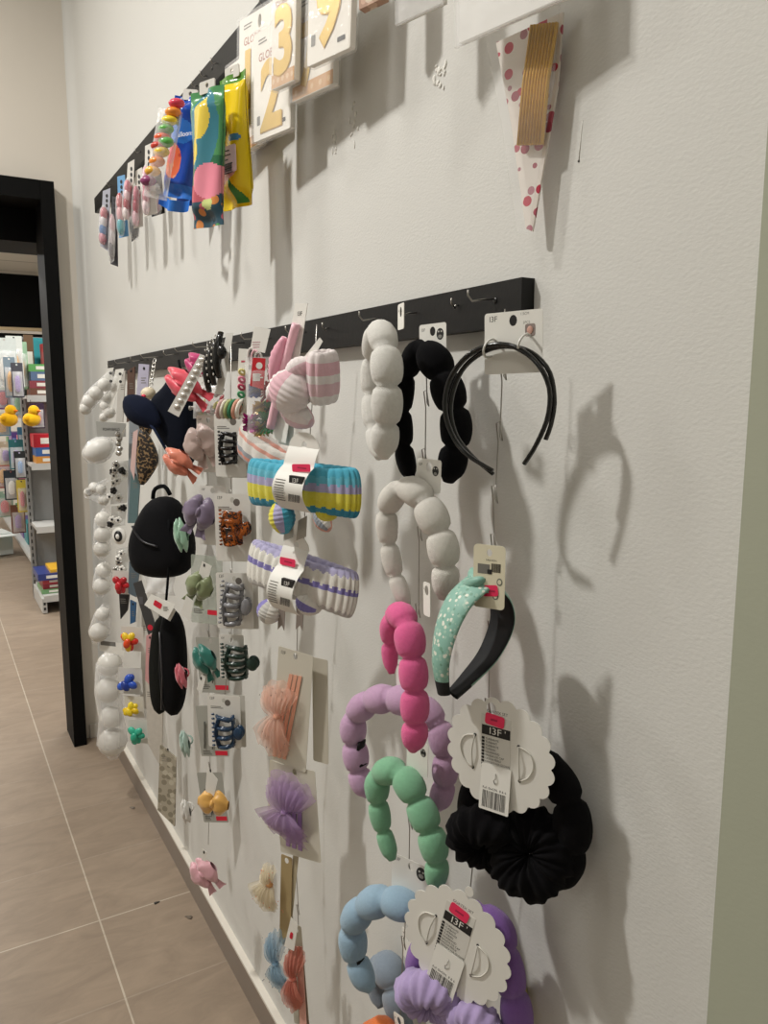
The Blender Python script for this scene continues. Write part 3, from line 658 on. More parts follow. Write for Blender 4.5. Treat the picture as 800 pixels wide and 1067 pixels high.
# heatless curler pack
pos, q, rod, q2, rod2 = ((-0.13,0.987,1.5692),[(-0.0147,0.0087),(0.0093,0.0069),(-0.0389,-0.1835),(-0.0669,-0.1762)],[(-0.006,-0.02),(-0.0282,-0.0709),(-0.0492,-0.124),(-0.0624,-0.1623)],[(-0.0471,-0.1199),(-0.0237,-0.1239),(-0.0331,-0.1887),(-0.0631,-0.1844)],[(-0.0254,-0.037),(-0.0396,-0.0627),(-0.0524,-0.097)])
o = thing('hair_curler_pack', 'tall white card with a pink padded curling rod and pink satin scrunchie', 'hair curler set', pos, 20)
mb = MB(); mb.prism([list(q)], -.001, 0, WHITE); mb.text('I3F', q[0][0]+.004, -.0013, q[0][1]-.017, .008, INK); mb.build('hang_tag', o)
S = smooth_path([Vector(p) for p in rod], 20); MB().tube([(s[0], -.008, s[1]) for s in S], lambda u: .0062+.0005*math.sin(u*60), satin('eebcc8'), 10).build('curling_rod', o)
S = smooth_path([Vector(p) for p in rod2], 16); MB().tube([(s[0], -.012, s[1]) for s in S], lambda u: .004+.007*math.sin(math.pi*u)*(1+.12*math.sin(u*50)), satin('e9a5b8'), 12).build('scrunchie', o)
mb = MB(); mb.prism([list(q2)], .006, .007, WHITE); mb.tube([(q2[0][0]+.006, .003, q2[0][1]-.03), (q2[3][0]+.012, .003, q2[3][1]+.005)], .004, satin('d8cf86'), 8); mb.build('back_pack', o)

def white_tag(mb, q, y=0, m=None): mb.prism([list(q)], y-.0008, y, m or WHITE); return mb
# pink and white plush bow headband
pos, tg, b = ((-0.13,0.9429,1.5281),[(0.0076,-0.0003),(0.0121,-0.0054),(-0.0162,-0.0445),(-0.0302,-0.0367)],[(0.0084,-0.0512),(-0.0338,-0.0596),(-0.0631,-0.0723),(-0.0314,-0.1007),(-0.0098,-0.0346)])
o = thing('bow_headband', 'fluffy pink and white towelling headband bundled in a bow, above the striped ones', 'headband', pos, 30)
white_tag(MB(), tg, -.006).build('hang_tag', o)
PW = [plush('f3e9e8'), plush('ecc0ca'), plush('f5eeec'), plush('eccbd2'), plush('f6f0ee')]
terry_band(o, .036, .05, .068, PW, (b[0][0], .0, b[0][1]), -6, 10, 'terry_band', 9, .015)
def lobe(mb, c, r, ang, mats, seed=0):
    M = Matrix.Translation(c) @ Matrix.Rotation(R(-ang), 4, 'Y'); n = len(mats)
    for i in range(n):
        x = (i/(n-1)-.5)*2 if n > 1 else 0
        mb.ball((x*r[0]*.62, 0, 0), (r[0]*.62/max(1, n-1)*1.5+.002, r[1]*(1-.35*x*x), r[2]*(1-.3*x*x)), mats[i], M, 16, 9)
    return mb
def striped_lobe(parent, c, r, ang, mats, name='bow_loop', k=7):
    mb = MB(); n = len(mats); M = Matrix.Translation(c) @ Matrix.Rotation(R(-ang), 4, 'Y')
    def fn(u, v):
        a = 2*math.pi*v; s = math.sin(math.pi*(.06+.88*u))**.6*(1+.07*abs(math.sin(k*math.pi*u)))
        return ((2*u-1)*r[0], r[1]*s*math.sin(a), r[2]*s*math.cos(a))
    mb.grid(fn, 36, 16, lambda u, v: mats[int((v*2) % 1*n) % n], cv=True, M=M)
    for e in (0, 1):
        mb.ball(((2*e-1)*r[0]*.97, 0, 0), (r[0]*.12, r[1]*.42, r[2]*.42), mats[0], M, 10, 6)
    return mb.build(name, parent)
striped_lobe(o, (b[1][0], -.018, b[1][1]-.01), (.028, .023, .03), 60, [PW[0], PW[0], PW[1], PW[2]])
striped_lobe(o, (b[2][0], -.006, b[2][1]+.004), (.018, .015, .014), 40, [PW[1], PW[0]])
striped_lobe(o, (b[3][0], -.006, b[3][1]), (.026, .016, .017), -25, [PW[3], PW[0], PW[2]])
striped_lobe(o, (b[4][0]-.012, -.012, b[4][1]-.006), (.02, .018, .015), 30, [PW[3], PW[0]])
MB().prism([rrect(.012, .012, .002, b[3][0]+.004, b[3][1]-.03)], -.001, 0, REDST).build('price_sticker', o)

# blue, lilac and yellow
pos, c, cq, lo, tg = ((-0.15,0.9499,1.3794),[(-0.0174,-0.0515)],[(-0.021,0.0083),(0.024,0.0034),(0.0195,-0.0765),(-0.0397,-0.0769)],[(-0.047,-0.0949),(0.0227,-0.0814),(-0.0754,-0.0578)],[(-0.0489,-0.1019),(-0.0334,-0.0938),(-0.0358,-0.1237),(-0.0531,-0.1308)])
_, Wb, Hb = ((-0.15,0.9827,1.3549),0.1893,0.059)
o = thing('towelling_headband', 'blue, lilac and yellow striped towelling headband clamped in a white card', 'headband', pos, 28, group='striped towelling headbands on bent cards')
BY = [plush('55b4cf'), plush('6cc0d6'), plush('b9b3d8'), plush('e8df55'), plush('e6dc4a'), plush('3f93b2')]
terry_band(o, Wb, .04, Hb*1.12, BY, (c[0][0], .018, c[0][1]), -2, 2, 'terry_band', 32, .018, .08, .02)
def wrap_card(parent, q, bulge=.014, st=None, y=-.008):
    """bent card strap passing in front of the headband, rounded top with a punched hole"""
    w = math.hypot(q[1][0]-q[0][0], q[1][1]-q[0][1])*1.12; h = q[0][1]-q[3][1]; a = math.atan2(q[0][0]-q[3][0], q[0][1]-q[3][1])
    mb = MB()
    def fn(u, v):
        x = (u-.5)*w; t = v*h; y0 = y+.012*(1-min(1, v*2.4))**2-bulge*math.sin(math.pi*min(1, max(0, (v-.3)/.7)))**.8
        return (x, y0, -t)
    k = 10
    mb.grid(fn, 4, k*2, WHITE)
    # rounded head
    mb.prism([circ(0, -.002, w/2, w*.42, 13, 0, 180), circ(0, .002, .0045, .0055, 12)], y+.0113, y+.012, WHITE)
    def at(v): return fn(.5, v)[1]-.0008
    for i, (z0, z1) in enumerate(((.62, .9),)):
        for j in range(9):
            v = .5+.04*j; mb.flat([(-w*.42, -v*h-.0012), (-w*.42+w*.32, -v*h-.0012), (-w*.42+w*.32, -v*h), (-w*.42, -v*h)], at(v), LIGHTINK)
    v = .42; mb.prism([[(w*.02, -v*h-.011), (w*.45, -v*h-.011), (w*.45, -v*h), (w*.02, -v*h)]], at(.5)-.0006, at(.42)-.0003, INK); mb.text('I3F', w*.235, at(.5)-.0012, -v*h-.0085, .0085, WHITE, align=1)
    barcode(mb, w*.24, -.72*h, w*.38, h*.2, at(.74))
    if st: sticker(mb, st[0]*w, -st[1]*h, w*.6, h*.12, at(st[1]+.06)-.001, None, None, st[2])
    o = mb.build('hang_tag', parent); o.rotation_euler = (0, a*.3, 0); o.location = ((q[0][0]+q[1][0])/2, 0, (q[0][1]+q[1][1])/2); return o
wrap_card(o, cq, .022, (.25, .3, 6), -.012)
striped_lobe(o, (lo[0][0], .01, lo[0][1]), (.022, .018, .018), 100, [BY[0], BY[2], BY[3], BY[5]])
striped_lobe(o, (lo[1][0], .02, lo[1][1]), (.016, .016, .014), -20, [BY[3], BY[4], BY[2]])
mb = MB(); white_tag(mb, tg[:], .02, GREY); white_tag(mb, [(p[0]+.02, p[1]+.002) for p in tg], .024, mat('b1a99d')); mb.build('back_tag', o)

# coral and grey striped one behind it
pos, c, cq, lo = ((-0.085,1.1224,1.373),[(-0.0701,-0.0153)],[(-0.0218,0.0052),(0.0089,0.0108),(-0.023,-0.0408),(-0.0547,-0.0427)],[(0.0275,-0.118)])
_, Wb, Hb = ((-0.085,1.2469,1.3826),0.1177,0.0527)
o = thing('towelling_headband', 'coral, white and grey striped towelling headband peeking out behind the blue one', 'headband', pos, 20, group='striped towelling headbands on bent cards')
CW = [plush('ded9d2'), plush('e2a595'), plush('e6e2dc'), plush('e6e2dc'), plush('9aa0a8'), plush('d9907e'), plush('a9adb2')]
terry_band(o, Wb*1.25, .045, Hb*1.1, CW, (c[0][0]+.006, .0, c[0][1]), -22, 8, 'terry_band', 14, .014, .1)
white_tag(MB(), cq, .012, card('d2cfc7')).build('hang_tag', o)
striped_lobe(o, (lo[0][0], .03, lo[0][1]), (.02, .012, .014), -40, [CW[1], CW[4], CW[0]])

# white and purple
pos, c, cq, lo, rb, hk_ = ((-0.14,1.0004,1.2335),[(-0.0062,-0.0458)],[(-0.0208,0.0063),(0.0207,0.0049),(0.0139,-0.0827),(-0.0521,-0.088)],[(-0.0635,-0.1014),(0.0158,-0.0768)],[(-0.0399,-0.111),(-0.0057,-0.1057)],[(0.0027,-0.1216)])
_, Wb, Hb = ((-0.14,1.0116,1.209),0.2022,0.066)
o = thing('towelling_headband', 'white towelling headband with purple stripes clamped in a white card', 'headband', pos, 28, group='striped towelling headbands on bent cards')
WP = [plush('b9b4d6'), plush('eeebe2'), plush('eeebe2'), plush('8b83c2'), plush('eeebe2'), plush('eeebe2'), plush('eeebe2'), plush('c9c6c0')]
terry_band(o, Wb*.97, .036, Hb*1.02, WP, (c[0][0], .016, c[0][1]+.003), -9, -2, 'terry_band', 34, .018, .08, .05)
wrap_card(o, cq, .022, (-.1, .22, 2), -.012)
striped_lobe(o, (lo[0][0], .012, lo[0][1]), (.018, .017, .019), 70, [WP[1], WP[7], WP[3]])
striped_lobe(o, (lo[1][0], .006, lo[1][1]), (.019, .018, .016), -20, [WP[1], WP[3], WP[1]])
for x, z in rb:
    MB().prism([[(x-.006, z+.016), (x+.007, z+.016), (x+.004, z-.016), (x, z-.008), (x-.008, z-.016)]], .012, .013, mat('8b8078', .6)).build('card_end', o)

# net bow cards
GB = 'net bows on cards at the foot of the towelling headband strip'
def bow_on_card(label, pos, yaw, q, kn, up, dn, color, a=.62, back=None, cardm=None, seed=1, logo=True, rib=True, specks=None, kcol=None):
    o = thing('net_bow', label, 'hair bow', pos, yaw, group=GB)
    quad_card(o, q, .004, cardm or card('cfcabb'), logo, False, True)
    if back: quad_card(o, back, .02, cardm or card('c8c2b2'), False, False, False, name='back_card')
    tm = tulle(color, a); mb = MB(); w = math.hypot(q[1][0]-q[0][0], q[1][1]-q[0][1])
    if rib:
        r = MB()
        for i in (-1, 0, 1):
            x0 = (q[0][0]+q[1][0])/2+i*w*.13; x1 = (q[2][0]+q[3][0])/2+i*w*.15
            r.prism([[(x0-w*.05, q[0][1]-.036), (x0+w*.05, q[0][1]-.036), (x1+w*.05, q[2][1]+.002), (x1-w*.05, q[2][1]+.002)]], .0015, .0025, satin(kcol or color))
        r.build('ribbon', o)
    for s in range(4):
        tulle_fan(mb, up[0]*(1.2-.13*s), up[1]*(1.08-.12*s), tm, (kn[0], -.003*s, kn[1]), up[2]+8*(s-1.5), 7, .011, seed+s)
        tulle_fan(mb, dn[0]*(1.2-.13*s), dn[1]*(1.08-.12*s), tm, (kn[0], -.003*s, kn[1]), dn[2]+8*(s-1.5), 7, .011, seed+9+s)
    if specks:
        rr = random.Random(seed)
        for i in range(26):
            t = R(rr.uniform(-45, 45)+(0 if i % 2 else 180)); d = rr.uniform(.3, .9)*(up[1] if i % 2 else dn[1])
            mb.ball((kn[0]+d*math.sin(t), -.016, kn[1]+d*math.cos(t)), .0009, mat(specks, .3), nu=6, nv=4)
    mb.build('net_loops', o)
    k = MB(); k.ball((kn[0], -.012, kn[1]), (.007, .006, .006), satin(kcol or color), None, 12, 8, lambda q_, p: 1+.1*math.sin(5*q_)); k.build('knot', o)
    return o
pos, q, kn, bk = ((-0.1,1.1026,1.0298),[(-0.0362,0.0132),(0.0322,0.0214),(0.0003,-0.1752),(-0.0777,-0.1875)],[(-0.0311,-0.0941)],[(0.0189,0.0033),(0.0485,0.0085),(0.046,-0.1639),(-0.0075,-0.1771)])
bow_on_card('peach net bow with dark specks on a cream card under the purple striped headband', pos, 30, q, kn[0], (.06, .056, 8), (.066, .072, 170), 'f2cbb8', .4, bk, None, 3, True, True, '5a4a44', 'e0a184')
pos, q, kn, bk = ((-0.1,1.1061,0.848),[(-0.0477,-0.0119),(0.0327,0.0082),(0.0301,-0.1494),(-0.0499,-0.1728)],[(-0.0173,-0.0776)],[(-0.0704,-0.021),(-0.0079,-0.0053),(-0.0449,-0.1377),(-0.0864,-0.1412)])
bow_on_card('lilac net bow on a cream card hanging below the peach one', pos, 30, q, kn[0], (.082, .064, -4), (.1, .05, 172), 'bb9fc6', .45, bk, None, 6, False, True, None, '9c78ad')
pos, q, kn, ch = ((-0.085,1.1644,0.6523),[(-0.0275,-0.0087),(-0.0042,-0.0013),(-0.0469,-0.1791),(-0.0556,-0.1786)],[(-0.0438,-0.0604)],[(-0.0042,-0.0013),(0.0083,0.0026),(-0.009,-0.1271),(-0.0133,-0.1286)])
o = bow_on_card('cream net bow printed with flowers, its card turned edge on', pos, 30, q, kn[0], (.03, .035, 20), (.06, .06, 160), 'ebe0c6', .5, None, card('a8946c'), 12, False, False, 'cf6a4a', 'c98f55')
MB().prism([list(ch)], .006, .007, card('b0a58a')).build('back_card', o)
pos, q, kn = ((-0.085,1.1777,0.5389),[(-0.0131,-0.0141),(-0.0001,-0.0057),(-0.0311,-0.2173),(-0.047,-0.2282)],[(-0.0283,-0.1062)])
bow_on_card('pale blue net bow with its card edge nearly touching the skirting', pos, 30, q, kn[0], (.035, .06, 10), (.05, .055, 195), '9fbdd0', .5, None, card('b7b2a4'), 15, False, False, '2a3a4a', '7ba3bf')
pos, q, kn, tg, rb = ((-0.08,1.1465,0.5565),[(-0.0237,-0.0365),(-0.0026,-0.0287),(-0.0107,-0.2239),(-0.0324,-0.2335)],[(-0.0108,-0.1259)],[(-0.0084,-0.003),(0.006,-0.0126),(-0.0034,-0.0663),(-0.0244,-0.0649)],[(-0.0076,-0.0679),(0.005,-0.0631),(0.0125,-0.2251),(-0.0024,-0.2318)])
o = bow_on_card('salmon net bow with a white tag and red sticker, lowest on its strip', pos, 30, q, kn[0], (.028, .06, 0), (.04, .07, 180), 'dd9482', .6, None, card('a79f8d'), 18, False, False, None, 'd0705e')
mb = MB(); white_tag(mb, tg, -.016); sticker(mb, (tg[0][0]+tg[2][0])/2-.002, (tg[0][1]+tg[2][1])/2-.003, .006, .014, -.0172, REDST, None, -12); mb.build('paper_tag', o)
MB().prism([list(rb)], -.004, -.003, satin('dba090')).build('ribbon', o)

# ------------------------------------------------------------------ claw clips and what hangs above them
wire_chain('wire strip of carded claw clips', [(-0.06,1.4785,1.5655), (-0.06,1.4983,1.4016), (-0.06,1.5056,1.2499), (-0.06,1.5139,1.0843), (-0.06,1.5317,0.9452), (-0.06,1.5893,0.7907)])
wire_chain('wire strip of satin bows beside the claw clips', [(-0.05,1.6605,1.5695), (-0.05,1.6792,1.3965), (-0.05,1.6889,1.242), (-0.05,1.7136,1.0769), (-0.05,1.7182,0.8993), (-0.05,1.7372,0.7203), (-0.05,1.7469,0.5571), (-0.05,1.7858,0.3342)])
GC = 'claw clips on white cards'
def claw_card(label, data, size, color, cpos, fingers=5, m=None, back=True, icon=True, ang=0, cardm=None, grp=GC, plates=0):
    pos, W_, H_ = data[0]; yaw = data[1]
    o = thing('claw_clip_card', label, 'claw clip', pos, yaw, group=grp)
    def ex(mb, f):
        if icon: mb.flat(circ(W_*.12, -.004, .006, .0065), f, mat('6d665f', .5))
        lines(mb, -W_*.4, -.012, W_*.4, 2, .003, .0014, f)
    hang_card(o, W_, H_, cardm or card('e6e3dc'), True, False, .004, 0, .011, r=.004, extra=ex)
    claw(o, size[0], size[1], m or pla(color, .22), -.002, cpos, ang, fingers, None, 'claw_clip', plates)
    if back:
        b = hang_card(o, W_, H_, card('cfccc4'), False, False, .004, .012, .013, 'back_card'); b.location = (.006, 0, -.005)
    return o
YD = 52
claw_card('black claw clip on a white card, topmost of the carded clips', (((-0.12,1.3301,1.4121),0.0568,0.1129), YD), (.046, .062), '0f0f10', (.004, -.05), 5)
claw_card('brown tortoiseshell claw clip on a white card below the black one', (((-0.13,1.2983,1.2723),0.0652,0.1207), YD), (.056, .066), '8a4a1e', (.006, -.048), 5, pattern('tortoise', '6b3413', ['a8571c', '2a140a', '8f4615', '1d0e07'], 70, .5, 'NOISE', .18), plates=2)
claw_card('smoky grey claw clip on a white card between the tortoiseshell and green ones', (((-0.12,1.3291,1.1232),0.0695,0.1053), YD), (.058, .085), '7f7f82', (.004, -.045), 5, ang=-6)
claw_card('dark green claw clip with a round thumb plate on a narrow card', (((-0.12,1.3553,0.9997),0.0478,0.0867), YD), (.072, .07), '18352c', (.018, -.038), 5, pla('1c332b', .2), False, False)
claw_card('navy blue claw clip on a white card, lowest of the carded clips', (((-0.12,1.4122,0.8606),0.0671,0.1082), YD), (.064, .07), '1c3046', (.01, -.058), 4, pla('203a55', .2))
# black snap clips hanging edge on from the rail
pos, q, cl = ((-0.12,1.3225,1.5563),[(-0.0036,0.005),(0.0097,0.0046),(-0.015,-0.1022),(-0.0305,-0.0988)],[(-0.0198,-0.0192),(-0.0251,-0.0571),(-0.0284,-0.0955)])
o = thing('hair_clip_pack', 'slanted white card of long black hair clips hanging from the rail', 'hair clips', pos, 40)
white_tag(MB(), q).build('hang_tag', o)
for k in range(3):
    mb = MB(); x0 = cl[0][0]-.012+.014*k; x1 = cl[2][0]-.010+.014*k; z0 = cl[0][1]+.012*k; z1 = cl[2][1]+.012*k
    mb.tube([(x0*(1-t)+x1*t, -.006-.012*math.sin(math.pi*t)-.006*k, z0*(1-t)+z1*t) for t in [n/9 for n in range(10)]], lambda u: (.004, .0085*(1-.35*abs(2*u-1))), pla('0c0c0d', .2), 8)
    for n in range(7):
        t = (n+.5)/7; mb.ball((x0*(1-t)+x1*t-.006, -.012-.012*math.sin(math.pi*t)-.006*k, z0*(1-t)+z1*t), (.0016, .001, .0024), pla('d8d4cc'), None, 6, 4)
    mb.ball((x0*.55+x1*.45+.012, -.02-.006*k, z0*.55+z1*.45), (.009, .007, .012), pla('0c0c0d', .2), None, 10, 6); mb.build('clip', o)
# striped elastic ties card
pos, q, tz = ((-0.12,1.2485,1.5265),[(-0.0085,0.0048),(0.0104,0.003),(0.0023,-0.1044),(-0.0168,-0.0981)],[(-0.022,-0.0949)])
o = thing('hair_tie_card', 'long white card of rainbow hair ties with a bunch of ties at its foot', 'hair ties', pos, 45)
mb = MB(); white_tag(mb, q); 
w_ = q[1][0]-q[0][0]
lines(mb, q[0][0]+w_*.2, q[0][1]-.02, w_*.6, 1, .003, .003, -.001, mat('c05060'))
mb.build('hang_tag', o)
for i, c in enumerate(('d8cf8a', 'e08aa0', 'c0506a', '4f9a6c', '57b6a5')):
    t = .38+i*.12; x = (q[0][0]+q[1][0])/2*(1-t)+(q[2][0]+q[3][0])/2*t; z = q[0][1]*(1-t)+q[3][1]*t
    MB().tube([(x+w_*.26*math.cos(a), -.004-.003*math.sin(a), z+.004*math.sin(a)) for a in [k*math.pi/6 for k in range(12)]], .0022, fab(c), 6, closed=True).build('hair_tie', o)
for i, c in enumerate(('c9a6a0', 'd6cfc0', 'a9b07a', '3f7f5a', 'd8a08a', 'e2ddd0')):
    a0 = i*.5; MB().tube([(tz[0][0]-.016+i*.007+.004*math.cos(a), -.012+.013*math.sin(a), tz[0][1]+.014*math.cos(a)) for a in [k*math.pi/8 for k in range(16)]], .0034, fab(c), 6, closed=True).build('hair_tie', o)
# white folded pack
pos, q = ((-0.1,1.2197,1.5595),[(-0.0122,0.0065),(0.0176,0.001),(0.0061,-0.0371),(-0.0204,-0.0304)])
o = thing('hair_band_pack', 'small white packet with silver loops hanging above the red tag', 'packet', pos, 40)
mb = MB(); white_tag(mb, q); lines(mb, q[3][0]+.004, q[3][1]+.012, .02, 3, .004, .0015, -.001, mat('c09aa0')); mb.build('hang_tag', o)
for i in range(3):
    MB().tube([(q[3][0]+.004+i*.008+.007*math.cos(a), -.004-.003*i, q[3][1]-.012-.004*i+.014*math.sin(a)) for a in [k*math.pi/8 for k in range(16)]], .0018, fab(('d8d3ce', 'e5b8c0', 'b9b4ae')[i]), 6, closed=True).build('hair_tie', o)
# tinsel pack: red header, five coloured tufts under clear film
pos, hd, tf, fq = ((-0.15,1.0909,1.5149),[(-0.0091,-0.0068),(0.0102,-0.0084),(0.0062,-0.053),(-0.0147,-0.0473)],[(-0.0133,-0.0543,0.0085),(-0.0191,-0.1011,0.0115),(-0.0042,-0.1095,0.01),(0.0066,-0.1009,0.0143),(0.0121,-0.0558,0.0128),(0.0216,-0.0307,0.0113),(-0.0064,-0.0783,0.0086),(0.0131,-0.0797,0.01)],[(-0.0226,-0.0053),(0.031,-0.0059),(0.0194,-0.1321),(-0.0306,-0.1327)])
o = thing('tinsel_pack', 'clear packet of red, green, gold, blue and magenta foil tufts with a red header', 'foil decoration pack', pos, 48)
mb = MB(); mb.prism([list(hd)], -.014, -.013, mat('c8202c', .45, 0, .02)); w_ = hd[1][0]-hd[0][0]
mb.flat(circ((hd[0][0]+hd[1][0])/2, hd[0][1]-.012, .005), -.0143, WHITE); lines(mb, hd[0][0]+w_*.2, hd[0][1]-.024, w_*.6, 2, .004, .002, -.0143, WHITE)
mb.flat(rrect(.011, .011, .001, (hd[2][0]+hd[3][0])/2, hd[3][1]+.012), -.0143, WHITE); mb.build('hang_tag', o)
for (x, z, r), c in zip(tf, ('2a4fa8', 'b01f86', 'c9a83a', '1f8a45', 'b81f30', 'c2262f', 'd3b24a', '248f4e')):
    mb = MB(); rr = random.Random(int(x*1e5)); fm = mat(c, .22, .1, .15, 120)
    for i in range(130):
        t, pz = rr.uniform(0, 6.28), rr.uniform(-.9, .9); L = r*1.25; d = Vector((math.cos(t)*.9, math.sin(t)*.6, pz)); n_ = Vector((-math.sin(t), math.cos(t), .4))*.0032
        mb.add([Vector((x, 0, z))+d*L*.25-n_, Vector((x, 0, z))+d*L*.25+n_, Vector((x, 0, z))+d*L*1.1+n_*.3, Vector((x, 0, z))+d*L*1.1-n_*.9], [(0, 1, 2, 3)], fm, False)
    mb.build('foil_tuft', o)
fq_ = MB(); w_ = fq[1][0]-fq[0][0]; h_ = fq[0][1]-fq[3][1]; pillow(fq_, w_, h_, .03, film(), 10, 12, .04, fq[0][1]); k = fq_.build('clear_bag', o); k.location = ((fq[0][0]+fq[1][0]+fq[2][0]+fq[3][0])/4, 0, 0)

# ------------------------------------------------------------------ column of bows
GBW = 'satin bow hair ties'
def bow_tie(label, data, w, h, color, ang=0, tagq=None, cardq=None, tails=True, sheen=True, depth=.016, logo=True, st=None, yaw=50):
    pos, c = data
    o = thing('hair_bow', label, 'hair bow', pos, yaw, group=GBW)
    if cardq: quad_card(o, cardq, .012, card('e2dfd8'), logo, False, True)
    satin_bow(MB(), w, h, satin(color), (c[0], -.006, c[1]), ang, depth, tails).build('bow', o)
    MB().tube([(c[0]+.012*math.cos(a), .004+.004*math.sin(a), c[1]+.01*math.sin(a)) for a in [k*math.pi/6 for k in range(12)]], .002, fab(color), 6, closed=True).build('hanging_elastic', o)
    if tagq:
        mb = MB(); white_tag(mb, tagq, -.016); x = sum(p[0] for p in tagq)/4; z = sum(p[1] for p in tagq)/4
        if st: sticker(mb, x, z-.006, .014, .007, -.0172, REDST)
        mb.ball((x, -.0172, max(p[1] for p in tagq)-.008), (.002, .0004, .004), INK, nu=8, nv=4); mb.build('paper_tag', o)
    return o
a, c, k = ((-0.12,1.4748,1.4087),[(-0.0034,-0.0426)],[(-0.0211,0.0055),(0.0273,0.0093),(0.0236,-0.1039),(-0.031,-0.1028)])
bow_tie('dusty mauve satin bow on a white card beside the black claw clip', (a, c[0]), .07, .062, 'bba69f', 20, None, k)
a, c, k = ((-0.12,1.4713,1.2746),[(-0.0113,-0.0438)],[(-0.0214,0.0034),(0.0332,0.0043),(0.0275,-0.1157),(-0.0277,-0.1133)])
bow_tie('greyish purple satin bow on a white card beside the tortoiseshell clip', (a, c[0]), .066, .06, '75687f', -20, None, k)
a, c, k = ((-0.12,1.4866,1.1322),[(-0.0118,-0.0515)],[(-0.0041,-0.0021),(0.0156,-0.0113),(0.0044,-0.047),(-0.0153,-0.0358)])
o = bow_tie('olive green knotted bow with paper tags on a smoky clear bag', (a, c[0]), .056, .052, '7c8660', -25, k)
a2, k2 = ((-0.12,1.4866,1.1322),[(-0.0388,-0.0722),(-0.0231,-0.0836),(-0.0327,-0.124),(-0.0525,-0.1127)])
white_tag(MB(), k2, -.02).build('paper_tag', o)
a, c, k = ((-0.12,1.478,0.9797),[(-0.0118,-0.0489)],[(-0.017,-0.0816),(-0.007,-0.0852),(-0.0184,-0.1226),(-0.0283,-0.1128)])
bow_tie('deep teal satin bow hanging beside the dark green claw clip', (a, c[0]), .046, .056, '1c6b5f', 30, k)
a, c, k = ((-0.12,1.4956,0.6882),[(0.0039,-0.0727)],[(-0.0061,0.006),(0.016,-0.0203),(0.0064,-0.0596),(-0.0121,-0.048)])
bow_tie('mustard yellow satin bow with a white tag low on the strip', (a, c[0]), .066, .05, 'd8a552', -5, k, None, False)
a, c, k = ((-0.11,1.5831,0.4654),[(-0.0091,-0.0639)],[(-0.007,-0.0054),(0.0041,-0.0135),(-0.0014,-0.0397),(-0.0103,-0.0336)])
bow_tie('pale pink satin bow hanging last, just above the skirting', (a, c[0]), .062, .062, 'd9a5ae', 40, k)
# bows seen edge on next to those
a, c, k = ((-0.185,1.3921,1.3546),[(-0.008,-0.0175)],[(-0.0129,-0.049),(0.0063,-0.0243),(-0.0007,-0.0174),(-0.0161,-0.0385)])
bow_tie('coral orange bow sticking out beside the mauve one', (a, c[0]), .042, .055, 'd97d62', 55, k)
a, c = ((-0.1,1.6966,1.1839),[(-0.0081,-0.035)])
o = bow_tie('mint green plaited bow beside the greyish purple one', (a, c[0]), .03, .07, '8fb59c', 10, None, None, False)
a, c, k = ((-0.1,1.7486,0.8452),[(-0.0063,-0.0404)],[(-0.0133,-0.036),(0.0138,-0.0726),(0.0037,-0.0874),(-0.0196,-0.0743)])
bow_tie('rose pink bow beside the grey bobby pin card with the teal bow', (a, c[0]), .024, .055, 'c4606c', 15, None, None, False)
a, c = ((-0.1,1.7464,0.6794),[(-0.004,-0.0414)])
bow_tie('pale mint bow tucked beside the lower bobby pin card', (a, c[0]), .022, .06, 'a5bdb2', 10, None, None, False)
a, c = ((-0.1,1.7611,0.5016),[(-0.0041,-0.0428)])
bow_tie('off white bow half hidden beside the bobby pin card with the mustard bow', (a, c[0]), .022, .055, 'd6d3cc', 10, None, None, False)
# magenta and coral bow at the top with its slanted pack
a, c, c2, k = ((-0.13,1.4646,1.5335),[(0.0012,-0.0214)],[(-0.0285,-0.0572)],[(0.0238,-0.0039),(0.0413,-0.0112),(-0.0249,-0.1191),(-0.047,-0.1082)])
o = thing('hair_bow', 'bright magenta and coral bow at the rail above the silver packet', 'hair bow', a, 45, group=GBW)
satin_bow(MB(), .04, .045, satin('c02a6e'), (c[0][0], -.004, c[0][1]), 50, .018).build('bow', o)
satin_bow(MB(), .05, .075, satin('e04a5c'), (c2[0][0], -.004, c2[0][1]), 55, .02).build('bow', o)
o = thing('hair_pin_packet', 'slanted silvery clear packet of hair pins hanging in front of the magenta bow', 'packet', a, 45)
mb = MB(); mb.prism([list(k)], -.04, -.039, card('cfccc6')); mb.build('hang_tag', o)
mb = MB()
for i in range(9):
    t = (i+.7)/10; x = (k[0][0]+k[1][0])/2*(1-t)+(k[2][0]+k[3][0])/2*t; z = (k[0][1]+k[1][1])/2*(1-t)+(k[2][1]+k[3][1])/2*t; mb.ball((x, -.041, z), (.007, .0025, .0045), mat('cfcac2', .25, .6, .1), None, 8, 6)
mb.build('pins', o)
